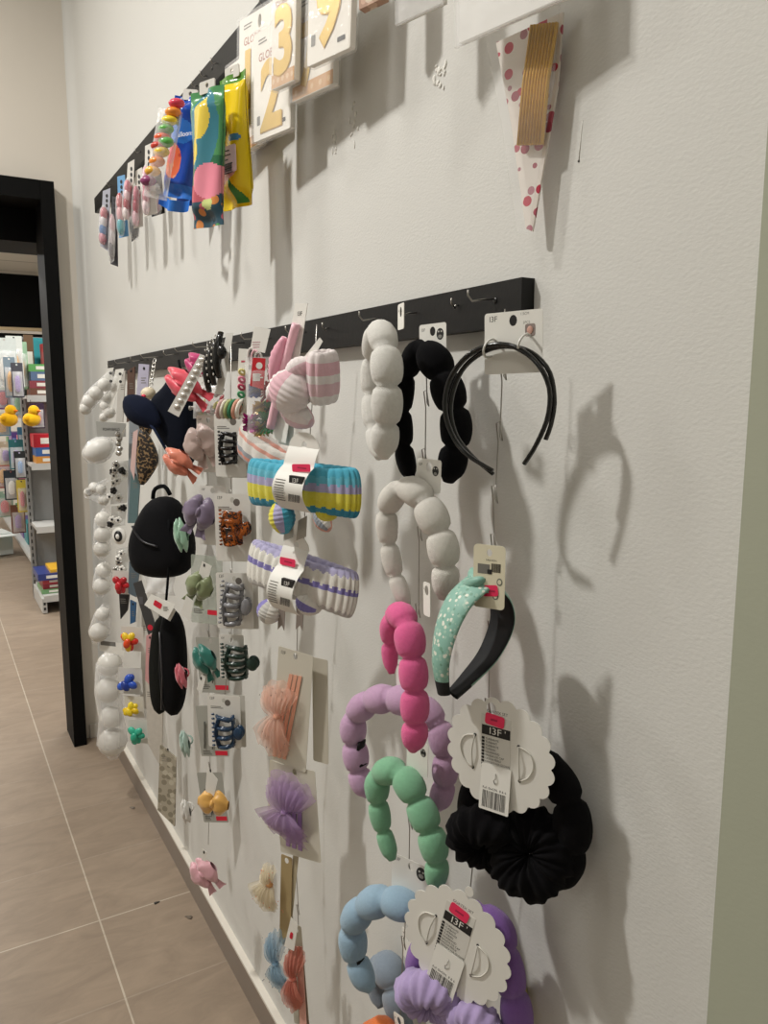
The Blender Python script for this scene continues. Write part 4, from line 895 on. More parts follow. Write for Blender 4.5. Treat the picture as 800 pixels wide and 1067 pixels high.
# clear bag of tiny clips
a, k = ((-0.1,1.5249,1.4773),[(-0.0297,-0.0037),(0.0333,-0.0039),(0.0269,-0.068),(-0.0344,-0.0685)])
o = thing('clip_bag', 'clear bag of tiny coloured hair clips above the mauve bow', 'bag', a, 45)
w_ = k[1][0]-k[0][0]; h_ = k[0][1]-k[3][1]
mb = MB(); pillow(mb, w_, h_, .03, film('ffffff', .22), 10, 12, .05, k[0][1]); j = mb.build('clear_bag', o); j.location = ((k[0][0]+k[1][0])/2, 0, 0)
rr = random.Random(4)
for i in range(16):
    mb = MB(); M = Matrix.Translation((rr.uniform(k[0][0], k[1][0]), rr.uniform(-.008, .008), rr.uniform(k[3][1]+.008, k[0][1]-.01))) @ Matrix.Rotation(rr.uniform(0, 3), 4, 'Y')
    mb.ball((0, 0, 0), (.011, .003, .004), pla(rr.choice(('8f8a84', 'b05a60', 'c9c3a0', '9a958f', 'd6d2cb', 'a9a54a'))), M, 10, 6); mb.ball((.006, -.003, 0), (.004, .003, .005), pla('8a857f'), M, 8, 5); mb.build('clip', o)
# smoky clear bags and grey bobby pin cards behind the bows
def pin_card(label, q, a, pins=2, yaw=48, y=.03, clear=False):
    o = thing('bobby_pin_card', label, 'bobby pin card', a, yaw, group='grey bobby pin cards with red stickers')
    gm = mat('a3a39b', .45, 0, .04, 30) if not clear else film('b9c0b4', .42)
    def ex(mb, f):
        w = math.hypot(q[1][0]-q[0][0], q[1][1]-q[0][1]); h = math.hypot(q[3][0]-q[0][0], q[3][1]-q[0][1])
        mb.flat(rrect(w*.44, .011, .001, w*.24, -h+.02), f, REDST)
        lines(mb, -w*.42, -h+.026, w*.34, 3, .004, .002, f, mat('5d5d58'))
    quad_card(o, q, y, gm, False, False, not clear, ex)
    for i in range(pins):
        t = (i+1)/(pins+1); x0 = q[0][0]*(1-t)+q[1][0]*t; x1 = q[3][0]*(1-t)+q[2][0]*t; z0 = q[0][1]; z1 = q[3][1]
        mb = MB(); mb.tube([(x0*(1-s)+x1*s, y-.003-.0015*abs(math.sin(s*20)), z0*(1-s)+z1*s) for s in [.2+.52*j/12 for j in range(13)]], (.0012, .0018), pla('55554f', .3), 6); mb.build('pin', o)
    return o
a, q = ((-0.085,1.6269,1.1073),[(-0.0432,-0.0083),(0.0313,0.0013),(0.0168,-0.1612),(-0.0607,-0.1572)])
pin_card('smoky clear bag with a red sticker behind the olive bow', q, a, 0, clear=True)
a, q = ((-0.085,1.6481,0.9173),[(-0.0309,-0.0199),(0.037,0.0068),(0.0256,-0.1262),(-0.0407,-0.1499)])
pin_card('grey bobby pin card with red sticker behind the teal bow', q, a)
a, q = ((-0.085,1.6672,0.7456),[(-0.0315,-0.0189),(0.0332,0.0074),(0.0243,-0.1143),(-0.0341,-0.1461)])
pin_card('grey bobby pin card with red sticker beside the navy claw clip', q, a)
a, q = ((-0.085,1.6865,0.573),[(-0.0275,-0.0221),(0.0292,0.0078),(0.0224,-0.1184),(-0.0349,-0.1498)])
pin_card('grey bobby pin card with red sticker behind the mustard bow', q, a)

# ------------------------------------------------------------------ dark bags and caps
def outline_bag(mb, pts, depth, m, y=0, puff=.5, n=6):
    """soft body from a traced outline: rounded rim, bulging front"""
    cx = sum(p[0] for p in pts)/len(pts); cz = sum(p[1] for p in pts)/len(pts)
    S = smooth_path([Vector((p[0], p[1], 0)) for p in pts], 40, True)
    def fn(u, v):
        i = int(round(u*40)) % 40; s = S[i]; q = math.pi*v; k = math.sin(q)**.5 if 0 < v < 1 else 0.0
        return (cx+(s[0]-cx)*k, y-depth/2*math.cos(q)*1.0, cz+(s[1]-cz)*k)
    mb.grid(fn, 40, 14, m, cu=True); return mb
a, b, br, st = ((-0.12,1.7008,1.5106),[(-0.0213,-0.0347),(0.0171,0.0018),(0.0546,-0.0229),(0.0533,-0.1129),(0.0349,-0.2007),(-0.0084,-0.1765),(-0.0463,-0.135),(-0.0581,-0.0721)],[(-0.0954,-0.0595),(-0.0623,-0.0554),(-0.0232,-0.072),(-0.0054,-0.1135),(-0.0258,-0.1263),(-0.0755,-0.1143),(-0.0996,-0.0891)],[(-0.0494,-0.0972),(-0.0209,-0.1263),(0.0115,-0.1761)])
o = thing('peaked_cap', 'navy blue peaked cap hanging by its strap, bill towards the leopard pouch', 'cap', a, 40)
NAVY = fab('0c111e', .01); NB = fab('0a0b0e', .01)
outline_bag(MB(), b, .07, NAVY, .01).build('crown', o)
mb = MB(); S = smooth_path([Vector((p[0], p[1], 0)) for p in br], 24, True); c0 = (sum(p[0] for p in br)/7, sum(p[1] for p in br)/7)
mb.grid(lambda u, v: (c0[0]+(S[int(round(u*24)) % 24][0]-c0[0])*v, -.035-.014*(1-v*v), c0[1]+(S[int(round(u*24)) % 24][1]-c0[1])*v), 24, 6, fab('10172a', .01), cu=True); mb.build('bill', o, solid=.004)
MB().tube([(p[0], -.04, p[1]) for p in st], .003, fab('222b46', .02), 6).build('seam', o)
a, b, st = ((-0.075,1.8125,1.4378),[(-0.0184,0.0552),(0.0378,0.033),(0.0436,-0.0772),(0.025,-0.1471),(-0.0157,-0.1121),(-0.0327,-0.0224)],[(0.0045,0.0988),(0.0129,0.055)])
o = thing('peaked_cap', 'plain black cap behind the navy one', 'cap', a, 40)
outline_bag(MB(), b, .05, NB, .0).build('crown', o); MB().tube([(p[0], 0, p[1]) for p in st], .003, NB, 6).build('strap', o)

# leopard pouches
leo = pattern('leopard', '8f7350', ['17120e', '2a1d14', '17120e', '6b4a2c'], 150, .62, rough=.5)
a, b, e = ((-0.1,2.0245,1.3685),[(-0.0153,0.0048),(0.0118,-0.0244),(0.0277,-0.0735),(0.0131,-0.1083),(-0.0198,-0.1437),(-0.031,-0.1039),(-0.028,-0.0419)],[(-0.0313,-0.0051),(-0.018,0.0023),(-0.0349,-0.1289),(-0.0438,-0.0991)])
o = thing('leopard_pouch', 'brown leopard print pouch hanging under the navy cap', 'pouch', a, 52)
outline_bag(MB(), b, .03, leo, 0).build('pouch_body', o); mb = MB(); white_tag(mb, e, -.012, card('d9b9b4')); mb.build('hang_tag', o)
a, b = ((-0.09,2.1061,1.4361),[(-0.0144,-0.0202),(0.0095,-0.0252),(0.0237,-0.0655),(0.012,-0.0859),(-0.0088,-0.0708)])
o = thing('leopard_pouch', 'smaller leopard print pouch squeezed above the other, beside the cap bill', 'pouch', a, 52)
outline_bag(MB(), b, .02, leo, 0).build('pouch_body', o); MB().tube([(b[0][0]+.006*math.cos(t), 0, b[0][1]+.004+.009*math.sin(t)) for t in [k*math.pi/5 for k in range(10)]], .001, INK, 5, closed=True).build('hanging_loop', o)

# black backpack
a, b, hd, s1, s2 = ((-0.12,1.8263,1.232),[(-0.0279,-0.0195),(0.0231,-0.0172),(0.0528,-0.0613),(0.0711,-0.1241),(0.0606,-0.1848),(0.0168,-0.2069),(-0.0488,-0.2097),(-0.0867,-0.1912),(-0.0944,-0.1301),(-0.0656,-0.0628)],[(-0.0279,-0.0195),(-0.0213,0.0037),(0.0059,0.0116),(0.0209,-0.0082)],[(0.0396,-0.062),(0.0353,-0.1542),(0.0227,-0.2534)],[(-0.0528,-0.0784),(-0.0272,-0.1118),(0.0154,-0.1231)])
o = thing('mini_backpack', 'small black backpack with a handle loop, under the leopard pouch', 'backpack', a, 40)
outline_bag(MB(), b, .1, fab('0d0d10', .02), .01).build('pack_body', o)
MB().tube(smooth_path([Vector((p[0], .005, p[1])) for p in hd], 10), .005, NB, 8).build('handle', o)
MB().tube(smooth_path([Vector((p[0], -.03, p[1])) for p in s1], 10), .003, NB, 6).build('strap', o)
MB().tube(smooth_path([Vector((p[0], -.045, p[1])) for p in s2], 10), .0025, mat('26262b', .3), 6).build('zip', o)
# black pencil-case like pouch pair
a, b1, b2, z1 = ((-0.12,1.8009,0.9542),[(-0.0115,-0.0152),(0.0159,-0.0032),(0.0348,-0.0578),(0.0349,-0.1768),(0.0208,-0.2513),(-0.0045,-0.2672),(-0.0221,-0.2329),(-0.0244,-0.1119)],[(-0.0401,-0.0418),(-0.0175,-0.0276),(-0.0119,-0.1345),(-0.02,-0.2448),(-0.0406,-0.2699),(-0.0556,-0.2374),(-0.0561,-0.1397)],[(-0.0078,-0.0504),(-0.0048,-0.1577),(-0.0117,-0.2437)])
o = thing('long_pouch', 'long black zip pouch hanging below the white price tag', 'pouch', a, 40)
outline_bag(MB(), b1, .06, fab('0b0b0d', .02), 0).build('pouch_body', o); MB().tube([(p[0], -.03, p[1]) for p in z1], .0022, mat('2c2c30', .3), 6).build('zip', o)
a, b2 = ((-0.1,1.9807,0.88),[(-0.0126,-0.0142),(0.0119,0.0012),(0.018,-0.1149),(0.0092,-0.2348),(-0.0132,-0.2621),(-0.0295,-0.2268),(-0.0301,-0.1206)])
o = thing('long_pouch', 'dark olive black pouch behind the long black zip pouch', 'pouch', a, 40)
outline_bag(MB(), b2, .05, fab('191a17', .02), 0).build('pouch_body', o); MB().tube([(b2[1][0]-.006+.006*math.cos(t), 0, b2[1][1]+.004+.012*math.sin(t)) for t in [k*math.pi/5 for k in range(10)]], .0012, INK, 5, closed=True).build('hanging_loop', o)
# tags
a, k, k2 = ((-0.14,1.7657,1.0203),[(-0.0193,-0.0176),(0.0452,-0.037),(0.0227,-0.0734),(-0.0394,-0.0447)],[(-0.0279,-0.0299),(0.0392,-0.0535),(0.0224,-0.0803),(-0.0372,-0.0538)])
o = thing('price_tag', 'tilted white price tag with a pink sticker hanging under the black backpack', 'tag', a, 40)
mb = MB(); white_tag(mb, k, -.02); x = sum(p[0] for p in k)/4; z = sum(p[1] for p in k)/4; sticker(mb, x-.004, z+.003, .022, .014, -.0212, REDST, None, -25); lines(mb, x+.01, z, .016, 4, .003, .0014, -.0212)
mb.build('hang_tag', o); mb = MB(); white_tag(mb, k2, -.01, card('d6d3cc')); mb.build('back_tag', o)
a, k, dot = ((-0.13,2.0454,0.97),[(-0.0173,-0.0037),(0.0088,0.0057),(0.0479,-0.1246),(0.0214,-0.1425)],[(0.0281,-0.1209)])
o = thing('price_tag', 'long charcoal tag with a red round sticker slanting down by the backpack', 'tag', a, 45)
mb = MB(); white_tag(mb, k, -.006, mat('3d3c3c', .5, 0, .03)); mb.flat(circ(dot[0][0], dot[0][1], .008), -.0075, REDST); mb.flat(rrect(.012, .02, .001, k[0][0]+.022, k[0][1]-.045), -.0075, mat('57565a')); mb.build('hang_tag', o)
a, k = ((-0.1,1.9597,1.0068),[(-0.0442,-0.0059),(0.0455,-0.0139),(0.0374,-0.0648),(-0.0327,-0.0659)])
o = thing('clear_bag', 'crumpled clear plastic bag between the backpack and the white price tag', 'bag', a, 40)
mb = MB(); pillow(mb, k[1][0]-k[0][0], .05, .02, film('ffffff', .3), 10, 8, .05, k[0][1], wav=.004); mb.build('hanging_film', o)
# thin packets along the wall side
FL_ = [('grey_packet', 'grey printed packet seen edge on beside the bead strings under the rail', ((-0.09,2.3449,1.5309),[(-0.0061,-0.0082),(0.0141,-0.0028),(-0.002,-0.1516),(-0.0221,-0.1517)]), 'bdb9b2'),
  ('brown_packet', 'narrow brown card packet hanging at the rail beside the lavender one', ((-0.09,2.2106,1.5268),[(-0.0109,-0.0026),(0.0111,0.0077),(0.0017,-0.1333),(-0.0206,-0.1439)]), '5a4238'),
  ('lavender_packet', 'pale lavender hanging card at the rail above the navy cap', ((-0.1,2.0343,1.5332),[(-0.0099,0.0024),(0.0174,-0.0),(0.0089,-0.0771),(-0.0214,-0.082)]), 'b9b5c9'),
  ('grey_packet', 'long smoky grey clear packet between the bead strings and the leopard pouch', ((-0.08,2.2747,1.381),[(-0.0084,0.0054),(0.0264,0.0109),(0.0008,-0.2765),(-0.0293,-0.2913)]), '8d9398'),
  ('teal_packet', 'dark teal packet edge hanging beside the backpack', ((-0.09,2.2336,1.2478),[(-0.0087,-0.0001),(0.0161,-0.0269),(0.0012,-0.1508),(-0.0253,-0.1515)]), '5c7477'),
  ('pink_packet', 'narrow pink packet seen edge on left of the long black pouch'.replace(' left of', ' next to'), ((-0.09,2.1395,0.7913),[(-0.0091,-0.0007),(0.0124,0.0065),(-0.0013,-0.1492),(-0.0187,-0.131)]), 'cf9a9a'),
  ('card_packet', 'tall pale card packet hanging under the pink one near the skirting', ((-0.08,2.1866,0.6333),[(-0.0182,0.0099),(0.036,-0.0254),(0.0189,-0.2571),(-0.0187,-0.1871)]), 'c4beb4'),
  ('card_packet', 'second tall pale card packet hanging behind the long black pouch', ((-0.06,2.3508,0.7048),[(-0.002,0.091),(0.0278,0.0932),(0.0058,-0.2162),(-0.0204,-0.2033)]), 'cbc7bf'),
  ('picture_card', 'flat clear pack printed with pale flowers resting near the skirting', ((-0.05,2.1384,0.4608),[(-0.0265,-0.0042),(0.0209,-0.0407),(0.0077,-0.255),(-0.0432,-0.2073)]), 'aaa291'),
  ('black_packet', 'black triangular packet hanging under the red toy', ((-0.1,2.4244,0.8602),[(-0.0123,0.0086),(0.0264,0.0163),(0.0127,-0.0637),(-0.0114,-0.0926)]), '17171a'),
  ('blue_packet', 'small blue packet beside the charcoal tag', ((-0.09,2.3311,0.8348),[(-0.0086,0.0144),(0.0096,0.0064),(0.0035,-0.0534),(-0.0124,-0.0602)]), '33597f'),
  ('steel_packet', 'dark steel blue clear packet hanging beside the charcoal tag', ((-0.085,2.3292,0.9525),[(-0.0116,0.0142),(0.0215,0.0008),(0.0045,-0.094),(-0.0197,-0.0832)]), '55636c')]
for nm, lb, d, c in FL_:
    o = thing(nm, lb, 'packet', d[0], 50); q = d[1]
    mb = MB(); mb.prism([[p for p in q]], -.003, .003, pattern('flowercard', 'aaa291', ['bdb6a4', '8c8574', '9b9482'], 60, .5, rough=.25) if nm == 'picture_card' else mat(c, .35, 0, .1, 80)); mb.build('hanging_pack', o)
    mb = MB(); x = (q[0][0]+q[1][0])/2; mb.ball((x, -.0035, max(p[1] for p in q)-.012), (.003, .0008, .004), INK, None, 8, 5); lines(mb, q[0][0]+.004, q[0][1]-.035, max(.008, (q[1][0]-q[0][0])*.6), 3, .006, .002, -.0032, mat('77736c')); mb.build('print', o)
# small figure key ring
a, c = ((-0.12,1.8543,1.4866),[(-0.0089,-0.0266)])
o = thing('key_ring', 'little cream figure key ring with a red mouth above the navy cap bill', 'key ring', a, 45)
mb = MB(); mb.ball((c[0][0], -.01, c[0][1]), (.018, .015, .015), pla('d8cbb0', .5), None, 14, 9); mb.build('figure_head', o); mb = MB(); mb.ball((c[0][0]-.004, -.024, c[0][1]-.006), (.006, .004, .004), pla('e0304f'), None, 8, 6); mb.build('mouth', o)
mb = MB()
for i in range(7): mb.tube([(c[0][0]+.004+i*.002+.004*math.cos(t), -.004+.003*math.sin(t), c[0][1]+.02+i*.009+.006*math.sin(t)) for t in [k*math.pi/5 for k in range(10)]], .0014, wire(), 5, closed=True)
mb.build('hanging_chain', o)
# hair clips for children in the strip beside the beads
def toy(nm, label, cat, a, c, r, cols, y=-.01, kind=0):
    o = thing(nm, label, cat, a, 50)
    pk = MB(); pk.prism([rrect(r*2.6, r*2.8, .003, c[0], c[1])], .012, .0128, card('cfccc5')); pk.build('hang_tag', o)
    for i in range(7):
        t = 1.257*i+.4+.5*math.sin(i*3+r*900); rr = .0 if i == 6 else .55*r
        mb = MB(); M = Matrix.Translation((c[0]+rr*math.cos(t), y-.012*(i == 6)-.004*(i % 2), c[1]+rr*1.25*math.sin(t)+.004*math.sin(i*5))) @ Matrix.Rotation(-t, 4, 'Y')
        mb.ball((0, 0, 0), (r*.6, r*.3, r*.4), pla(cols[i % len(cols)], .25), M, 12, 7); mb.build('petal', o)
    return o
for nm, lb, d, r, cols in (('toy_clip', 'glossy red and yellow flower clip in the small strip beside the beads', ((-0.11,2.2912,0.7739),[(-0.0018,-0.0354)]), .027, ('c92a1c', 'e4c02c', 'd8481e', 'e6b82a')),
   ('toy_clip', 'royal blue flower clip below the red and yellow one', ((-0.11,2.3461,0.6385),[(-0.0025,-0.049)]), .03, ('20409c', '2b52b8', '1b378a', '2f5ac0')),
   ('toy_clip', 'bright yellow clip with three beads below the blue one', ((-0.11,2.323,0.5637),[(0.0006,-0.0489)]), .024, ('e2c422', 'e8cf2e', 'dcb81c')),
   ('toy_clip', 'sea green double clip, lowest of the small toy clips', ((-0.11,2.259,0.5078),[(-0.0024,-0.0484)]), .026, ('2fa083', '38ad90')),
   ('toy_clip', 'red leaf shaped clip at the top of the toy clips, beside the charcoal tag', ((-0.11,2.3604,0.9317),[(-0.005,-0.0357)]), .026, ('c0222c', 'a81c26'))):
    toy(nm, lb, 'hair clip', d[0], d[1][0], r, cols, kind=1)

# ------------------------------------------------------------------ strings of white foam beads in clear bags
FOAM = mat('d6d3cc', .35, 0, .03, 60); PEARL = mat('dad7d0', .22, 0, .03, 60)
def beads(label, d, y=0, fm=.13, tagq=None, m=None, yaw=55, shape=None):
    pos, bl, bq = d[0], d[1], d[2]
    o = thing('bead_pack', label, 'beads', pos, yaw, group='white foam beads in clear bags by the corner')
    for x, z, r in bl:
        MB().ball((0, 0, 0), (r*1.15, r, r*.85) if shape else r, m or FOAM, Matrix.Translation((x, y, z)) @ Matrix.Rotation(R(shape or 0), 4, 'Y'), 24, 14).build('bead', o)
    if shape:
        x, z, r = bl[0]; q = MB(); q.ball((0, 0, 0), (r*1.35, r*1.08, r*.95), film('ffffff', fm), Matrix.Translation((x, y, z)) @ Matrix.Rotation(R(shape), 4, 'Y'), 20, 12, lambda a, p: 1+.04*math.sin(7*a+3*p)); q.build('clear_bag', o)
    elif bq:
        n = len(bl); P = [Vector((x, y, z)) for x, z, r in bl]
        k = max(r for _, _, r in bl)
        p0 = Vector((bq[0][0], y, bq[0][1])); p1 = Vector((bq[1][0], y, bq[1][1]))
        pts = [p0]+P+[p1]; rad = [k*.3]+[r*1.1 for _, _, r in bl]+[k*.3]
        MB().tube(pts, rad, film('ffffff', fm), 14, caps=False).build('clear_bag', o)
    if tagq:
        mb = MB(); white_tag(mb, tagq, -.004); q = tagq
        for i in (0, 1): mb.ball((q[0][0]*.5+q[1][0]*.5, -.0052, max(p[1] for p in q)-.014-i*.02), (.004, .0006, .004), INK, None, 8, 5)
        mb.build('hang_tag', o)
    return o
d = ((-0.17,2.0627,1.5232),[(-0.0213,-0.0407,0.017),(-0.044,-0.0624,0.0183),(-0.0619,-0.0817,0.0171),(-0.0726,-0.101,0.0146)],[(-0.0002,-0.0048),(-0.0805,-0.1131)],[(-0.012,-0.0),(0.0049,0.0024),(-0.0037,-0.0263),(-0.0286,-0.0431)])
beads('short slanted string of four white beads sticking out furthest towards the door', d, 0, .14, d[3], yaw=62)
d = ((-0.13,2.1417,1.5239),[(-0.0275,-0.0425,0.014),(-0.0442,-0.0702,0.0153),(-0.0506,-0.0954,0.0128),(-0.0387,-0.1132,0.0153),(-0.0547,-0.1258,0.0115)],[(-0.0082,-0.0125),(-0.0578,-0.136)],[(-0.0152,-0.0),(0.0077,0.0025),(-0.0308,-0.1081),(-0.0436,-0.1081)])
beads('small white bead string with a slanted punched card, next to the first string', d, 0, .14, d[3], yaw=60)
d = ((-0.14,2.2634,1.3823),[(-0.0395,-0.0778,0.0364)],[(-0.0017,-0.0321),(-0.0706,-0.0968)],[(-0.0406,0.0026),(0.0432,-0.0026),(0.0414,-0.04),(-0.0402,-0.0402)])
o = beads('single big egg shaped white bead in clear film under a grey label', d, 0, .16, None, yaw=58, shape=-32)
mb = MB(); q = d[3]; white_tag(mb, q, -.006, mat('9b9a95', .5, 0, .03)); mb.text('FOAM BALLS', (q[0][0]+q[1][0])/2, -.0075, (q[0][1]+q[3][1])/2-.004, .0105, INK, align=1, sx=.8); mb.build('label_card', o)
d = ((-0.14,2.3605,1.2173),[(-0.0594,-0.0428,0.0127),(-0.0415,-0.0285,0.0155),(-0.0218,-0.0341,0.0155),(-0.0149,-0.0654,0.0156)],[(-0.0003,-0.0057),(-0.0715,-0.0542)])
beads('cluster of four small white beads under the egg shaped one', d+(None,), 0, .14, None, yaw=58)
d = ((-0.11,2.5303,1.1092),[(-0.0209,-0.0401,0.0243),(-0.0236,-0.0896,0.0259),(-0.0292,-0.1363,0.026)],[(-0.0097,-0.0062),(-0.0343,-0.1707)])
beads('string of three white beads, upper of the lengths above the label card', d+(None,), 0, .13, None)
d = ((-0.11,2.5776,0.9272),[(-0.0177,-0.0321,0.025),(-0.0271,-0.0867,0.0282)],[(-0.0035,-0.0064),(-0.0388,-0.1224)])
beads('pair of white beads hanging below the three bead string', d+(None,), 0, .13, None)
d = ((-0.135,2.4935,0.8091),[(-0.0176,-0.0379,0.0228),(-0.0334,-0.098,0.0305)],[(-0.0066,-0.0064),(-0.0479,-0.1331)],[(-0.0319,-0.1264),(0.0492,-0.1343),(0.044,-0.1756),(-0.0368,-0.1583)])
o = beads('two white beads of unequal size just above the white label card', d, 0, .13, None)
mb = MB(); q = d[3]; white_tag(mb, q, .004); mb.flat([(q[0][0], q[0][1]-.0), (q[0][0]+.05, q[0][1]-.004), (q[0][0]+.05, q[0][1]-.018), (q[0][0], q[0][1]-.014)], .003, mat('7a7974')); mb.build('hanging_label', o)
d = ((-0.1,2.6703,0.5807),[(-0.0087,-0.0345,0.0411),(-0.0172,-0.1278,0.043),(-0.0121,-0.2251,0.0383),(-0.0135,-0.3166,0.0485)],[(-0.0031,0.0067),(-0.0132,-0.3769)])
o = beads('tall clear bag of four large white beads reaching almost to the floor', d+(None,), 0, .2, None)
mb = MB(); mb.prism([rrect(.05, .02, .002, 0, .004), circ(0, .006, .004)], -.001, .001, card('d6d4ce')); mb.build('hang_tag', o)
# charms on clear strips between the bead strings and the bags
def charm_pack(label, d, cols, n, yaw=54):
    a, q = d[0], d[1]; o = thing('charm_pack', label, 'charm pack', a, yaw); rr = random.Random(int(a[2]*1e4))
    mb = MB(); mb.prism([list(q)], .008, .009, film('d8d8d4', .4)); mb.build('clear_bag', o)
    for i in range(n):
        u, v = rr.random(), rr.random(); x = (q[0][0]*(1-u)+q[1][0]*u)*(1-v)+(q[3][0]*(1-u)+q[2][0]*u)*v; z = (q[0][1]*(1-u)+q[1][1]*u)*(1-v)+(q[3][1]*(1-u)+q[2][1]*u)*v
        mb = MB(); c = cols[i % len(cols)]
        for k in range(5): mb.ball((x+.006*math.cos(k*1.257), -.004-.004*(i % 3), z+.006*math.sin(k*1.257)), (.0055, .003, .0055), c, None, 8, 5)
        mb.ball((x, -.008-.004*(i % 3), z), .0035, pla('1c1c1e'), None, 8, 5); mb.build('charm', o)
    return o
SIL = mat('b9b7b3', .2, .9, .1); BKP = pla('1b1b1d'); WHP = pla('e8e6e0')
charm_pack('clear strip of silver, black and white flower charms beside the egg shaped bead', ((-0.11,2.3287,1.297),[(-0.0279,-0.0337),(0.0247,-0.0277),(0.0126,-0.1517),(-0.0376,-0.158)]), (WHP, SIL, BKP, WHP), 12)
charm_pack('clear strip of black and white charms just under the flower charms', ((-0.11,2.3669,1.1349),[(-0.0271,-0.0061),(0.0208,0.0003),(0.0116,-0.0635),(-0.0335,-0.0701)]), (WHP, BKP, WHP), 6)
a, c = ((-0.11,2.3546,1.0729),[(-0.0045,-0.0291)])
o = thing('panda_charm', 'round black and white eye shaped charm beside the three bead string', 'charm', a, 54)
mb = MB(); mb.ball((c[0][0], -.006, c[0][1]), (.022, .008, .026), WHP, None, 14, 9); mb.build('charm_body', o); mb = MB(); mb.ball((c[0][0], -.013, c[0][1]), (.013, .005, .017), BKP, None, 12, 8); mb.build('charm_ring', o); mb = MB(); mb.ball((c[0][0], -.017, c[0][1]), (.006, .004, .008), WHP, None, 10, 7); mb.build('charm_pupil', o)
charm_pack('clear strip with white clips and a white stick under the eye charm', ((-0.1,2.3921,1.0018),[(-0.0246,-0.0064),(0.0182,0.0004),(0.0113,-0.0772),(-0.0287,-0.0841)]), (WHP, SIL), 5)
a, k = ((-0.13,2.1932,1.3527),[(0.0057,0.0052),(0.0174,0.0209),(-0.0079,-0.0472),(-0.019,-0.0499)])
o = thing('charm_pack', 'white backed silver bracelet card above the flower charms', 'charm pack', a, 54)
mb = MB(); white_tag(mb, k, -.003); mb.build('hang_tag', o)
for i in range(5): 
    mb = MB(); mb.ball((k[0][0]-.012+.004*(i % 2), -.006, k[0][1]-.006-i*.013), (.009, .004, .007), SIL, None, 10, 6, lambda q, p: 1+.2*math.sin(6*q)); mb.build('charm', o)

# ------------------------------------------------------------------ bags and balloon packs on the high rail
def lolly(label, d, hdr, cols, dark=False, yaw=55):
    a, q = d[0], d[1]; o = thing('blister_pack', label, 'blister pack', a, yaw, group='slim blister packs at the far end of the high rail')
    w = abs(q[1][0]-q[0][0]); h = q[0][1]-q[3][1]; sx = (q[3][0]-q[0][0]); xm = (q[0][0]+q[1][0])/2
    mb = MB(); mb.prism([[q[0], q[1], q[2], q[3]]], 0, .001, card(hdr)); x = xm
    for i in range(3): mb.flat(circ(x+sx*.05*i, q[0][1]-.014-i*.014, min(.005, w*.16), .0055), -.0002, INK)
    mb.build('hang_tag', o)
    for i, c in enumerate(cols):
        t = .36+.6*i/len(cols); x = xm+sx*t; z = q[0][1]-h*t
        mb = MB(); mb.ball((x, -.012, z-.01), (w*.42, .013, h*.3/len(cols)+.006), pla(c, .2), None, 12, 8, lambda u, p: 1+.08*math.sin(4*u)); mb.build('toy', o)
    mb = MB(); mb.tube([(xm+sx*t, -.012, q[0][1]-h*t) for t in (.28, .36, .5, .7, .86, .96, .99)], [(.002, w*.2), (.014, w*.44), (.019, w*.5), (.019, w*.5), (.017, w*.48), (.01, w*.36), (.002, w*.1)], film('ffffff', .16), 12); mb.build('blister', o)
PK = ('c9667a', 'e6c3c8', 'a83a4a', 'e9dcdc')
lolly('blister pack with pink and blue toys, furthest along the high rail by the corner', ((-0.07,2.5173,2.0705),[(-0.012,-0.0081),(0.0116,-0.0001),(-0.0038,-0.1824),(-0.0293,-0.1655)]), 'a9abb6', ('b5505f', 'd8d3d6', '4a74a8', 'c98a98'))
lolly('dark blister pack second from the corner on the high rail', ((-0.05,2.5123,2.0473),[(-0.0086,0.0028),(0.0086,-0.0028),(0.0013,-0.2032),(-0.0218,-0.1946)]), '4b4a4e', ('d9b7bd', 'cfc6c8', '6a6468'))
lolly('blister pack with a blue header, red and teal toys', ((-0.07,2.3075,2.0546),[(-0.0134,0.0001),(0.0083,0.005),(0.0111,-0.1579),(-0.0163,-0.1629)]), '6fa3cf', ('b8444e', 'd6a0a6', '3fa0ab'))
lolly('tall blister pack with white punched header and pale pink toy on the high rail', ((-0.09,2.1123,2.0436),[(-0.0076,-0.0046),(0.0101,0.0045),(-0.0013,-0.1304),(-0.0244,-0.1444)]), 'dcd8d0', PK)
lolly('blister pack with white header and pink cat shaped toy next to the tall one', ((-0.07,2.1084,2.0316),[(-0.0103,-0.0092),(0.0074,-0.0001),(0.0032,-0.1453),(-0.022,-0.1499)]), 'dedad2', ('c0566e', 'b03a52', 'e0b6c0'))
lolly('black card blister pack hanging behind the pink toys on the high rail', ((-0.035,2.3255,1.9967),[(-0.0092,0.0361),(0.0183,0.041),(0.0065,-0.0935),(-0.0134,-0.109)]), '2b2a2c', ('2f2e30', '3a3436'))
lolly('blister pack with pink fish print beside the rainbow popper bag', ((-0.08,1.965,2.0432),[(-0.0092,0.0001),(0.0072,0.0064),(0.0141,-0.153),(-0.0189,-0.1616)]), 'e3dfd6', ('e3a5b3', 'd98aa0', 'c8808e', 'ecd5d8'))
lolly('black edged blister pack behind the pink fish print pack', ((-0.04,2.0819,2.0387),[(-0.0131,-0.0184),(0.0189,-0.0186),(0.0244,-0.1212),(-0.0107,-0.1304)]), '29282b', ('3b3034', 'a0808a'))
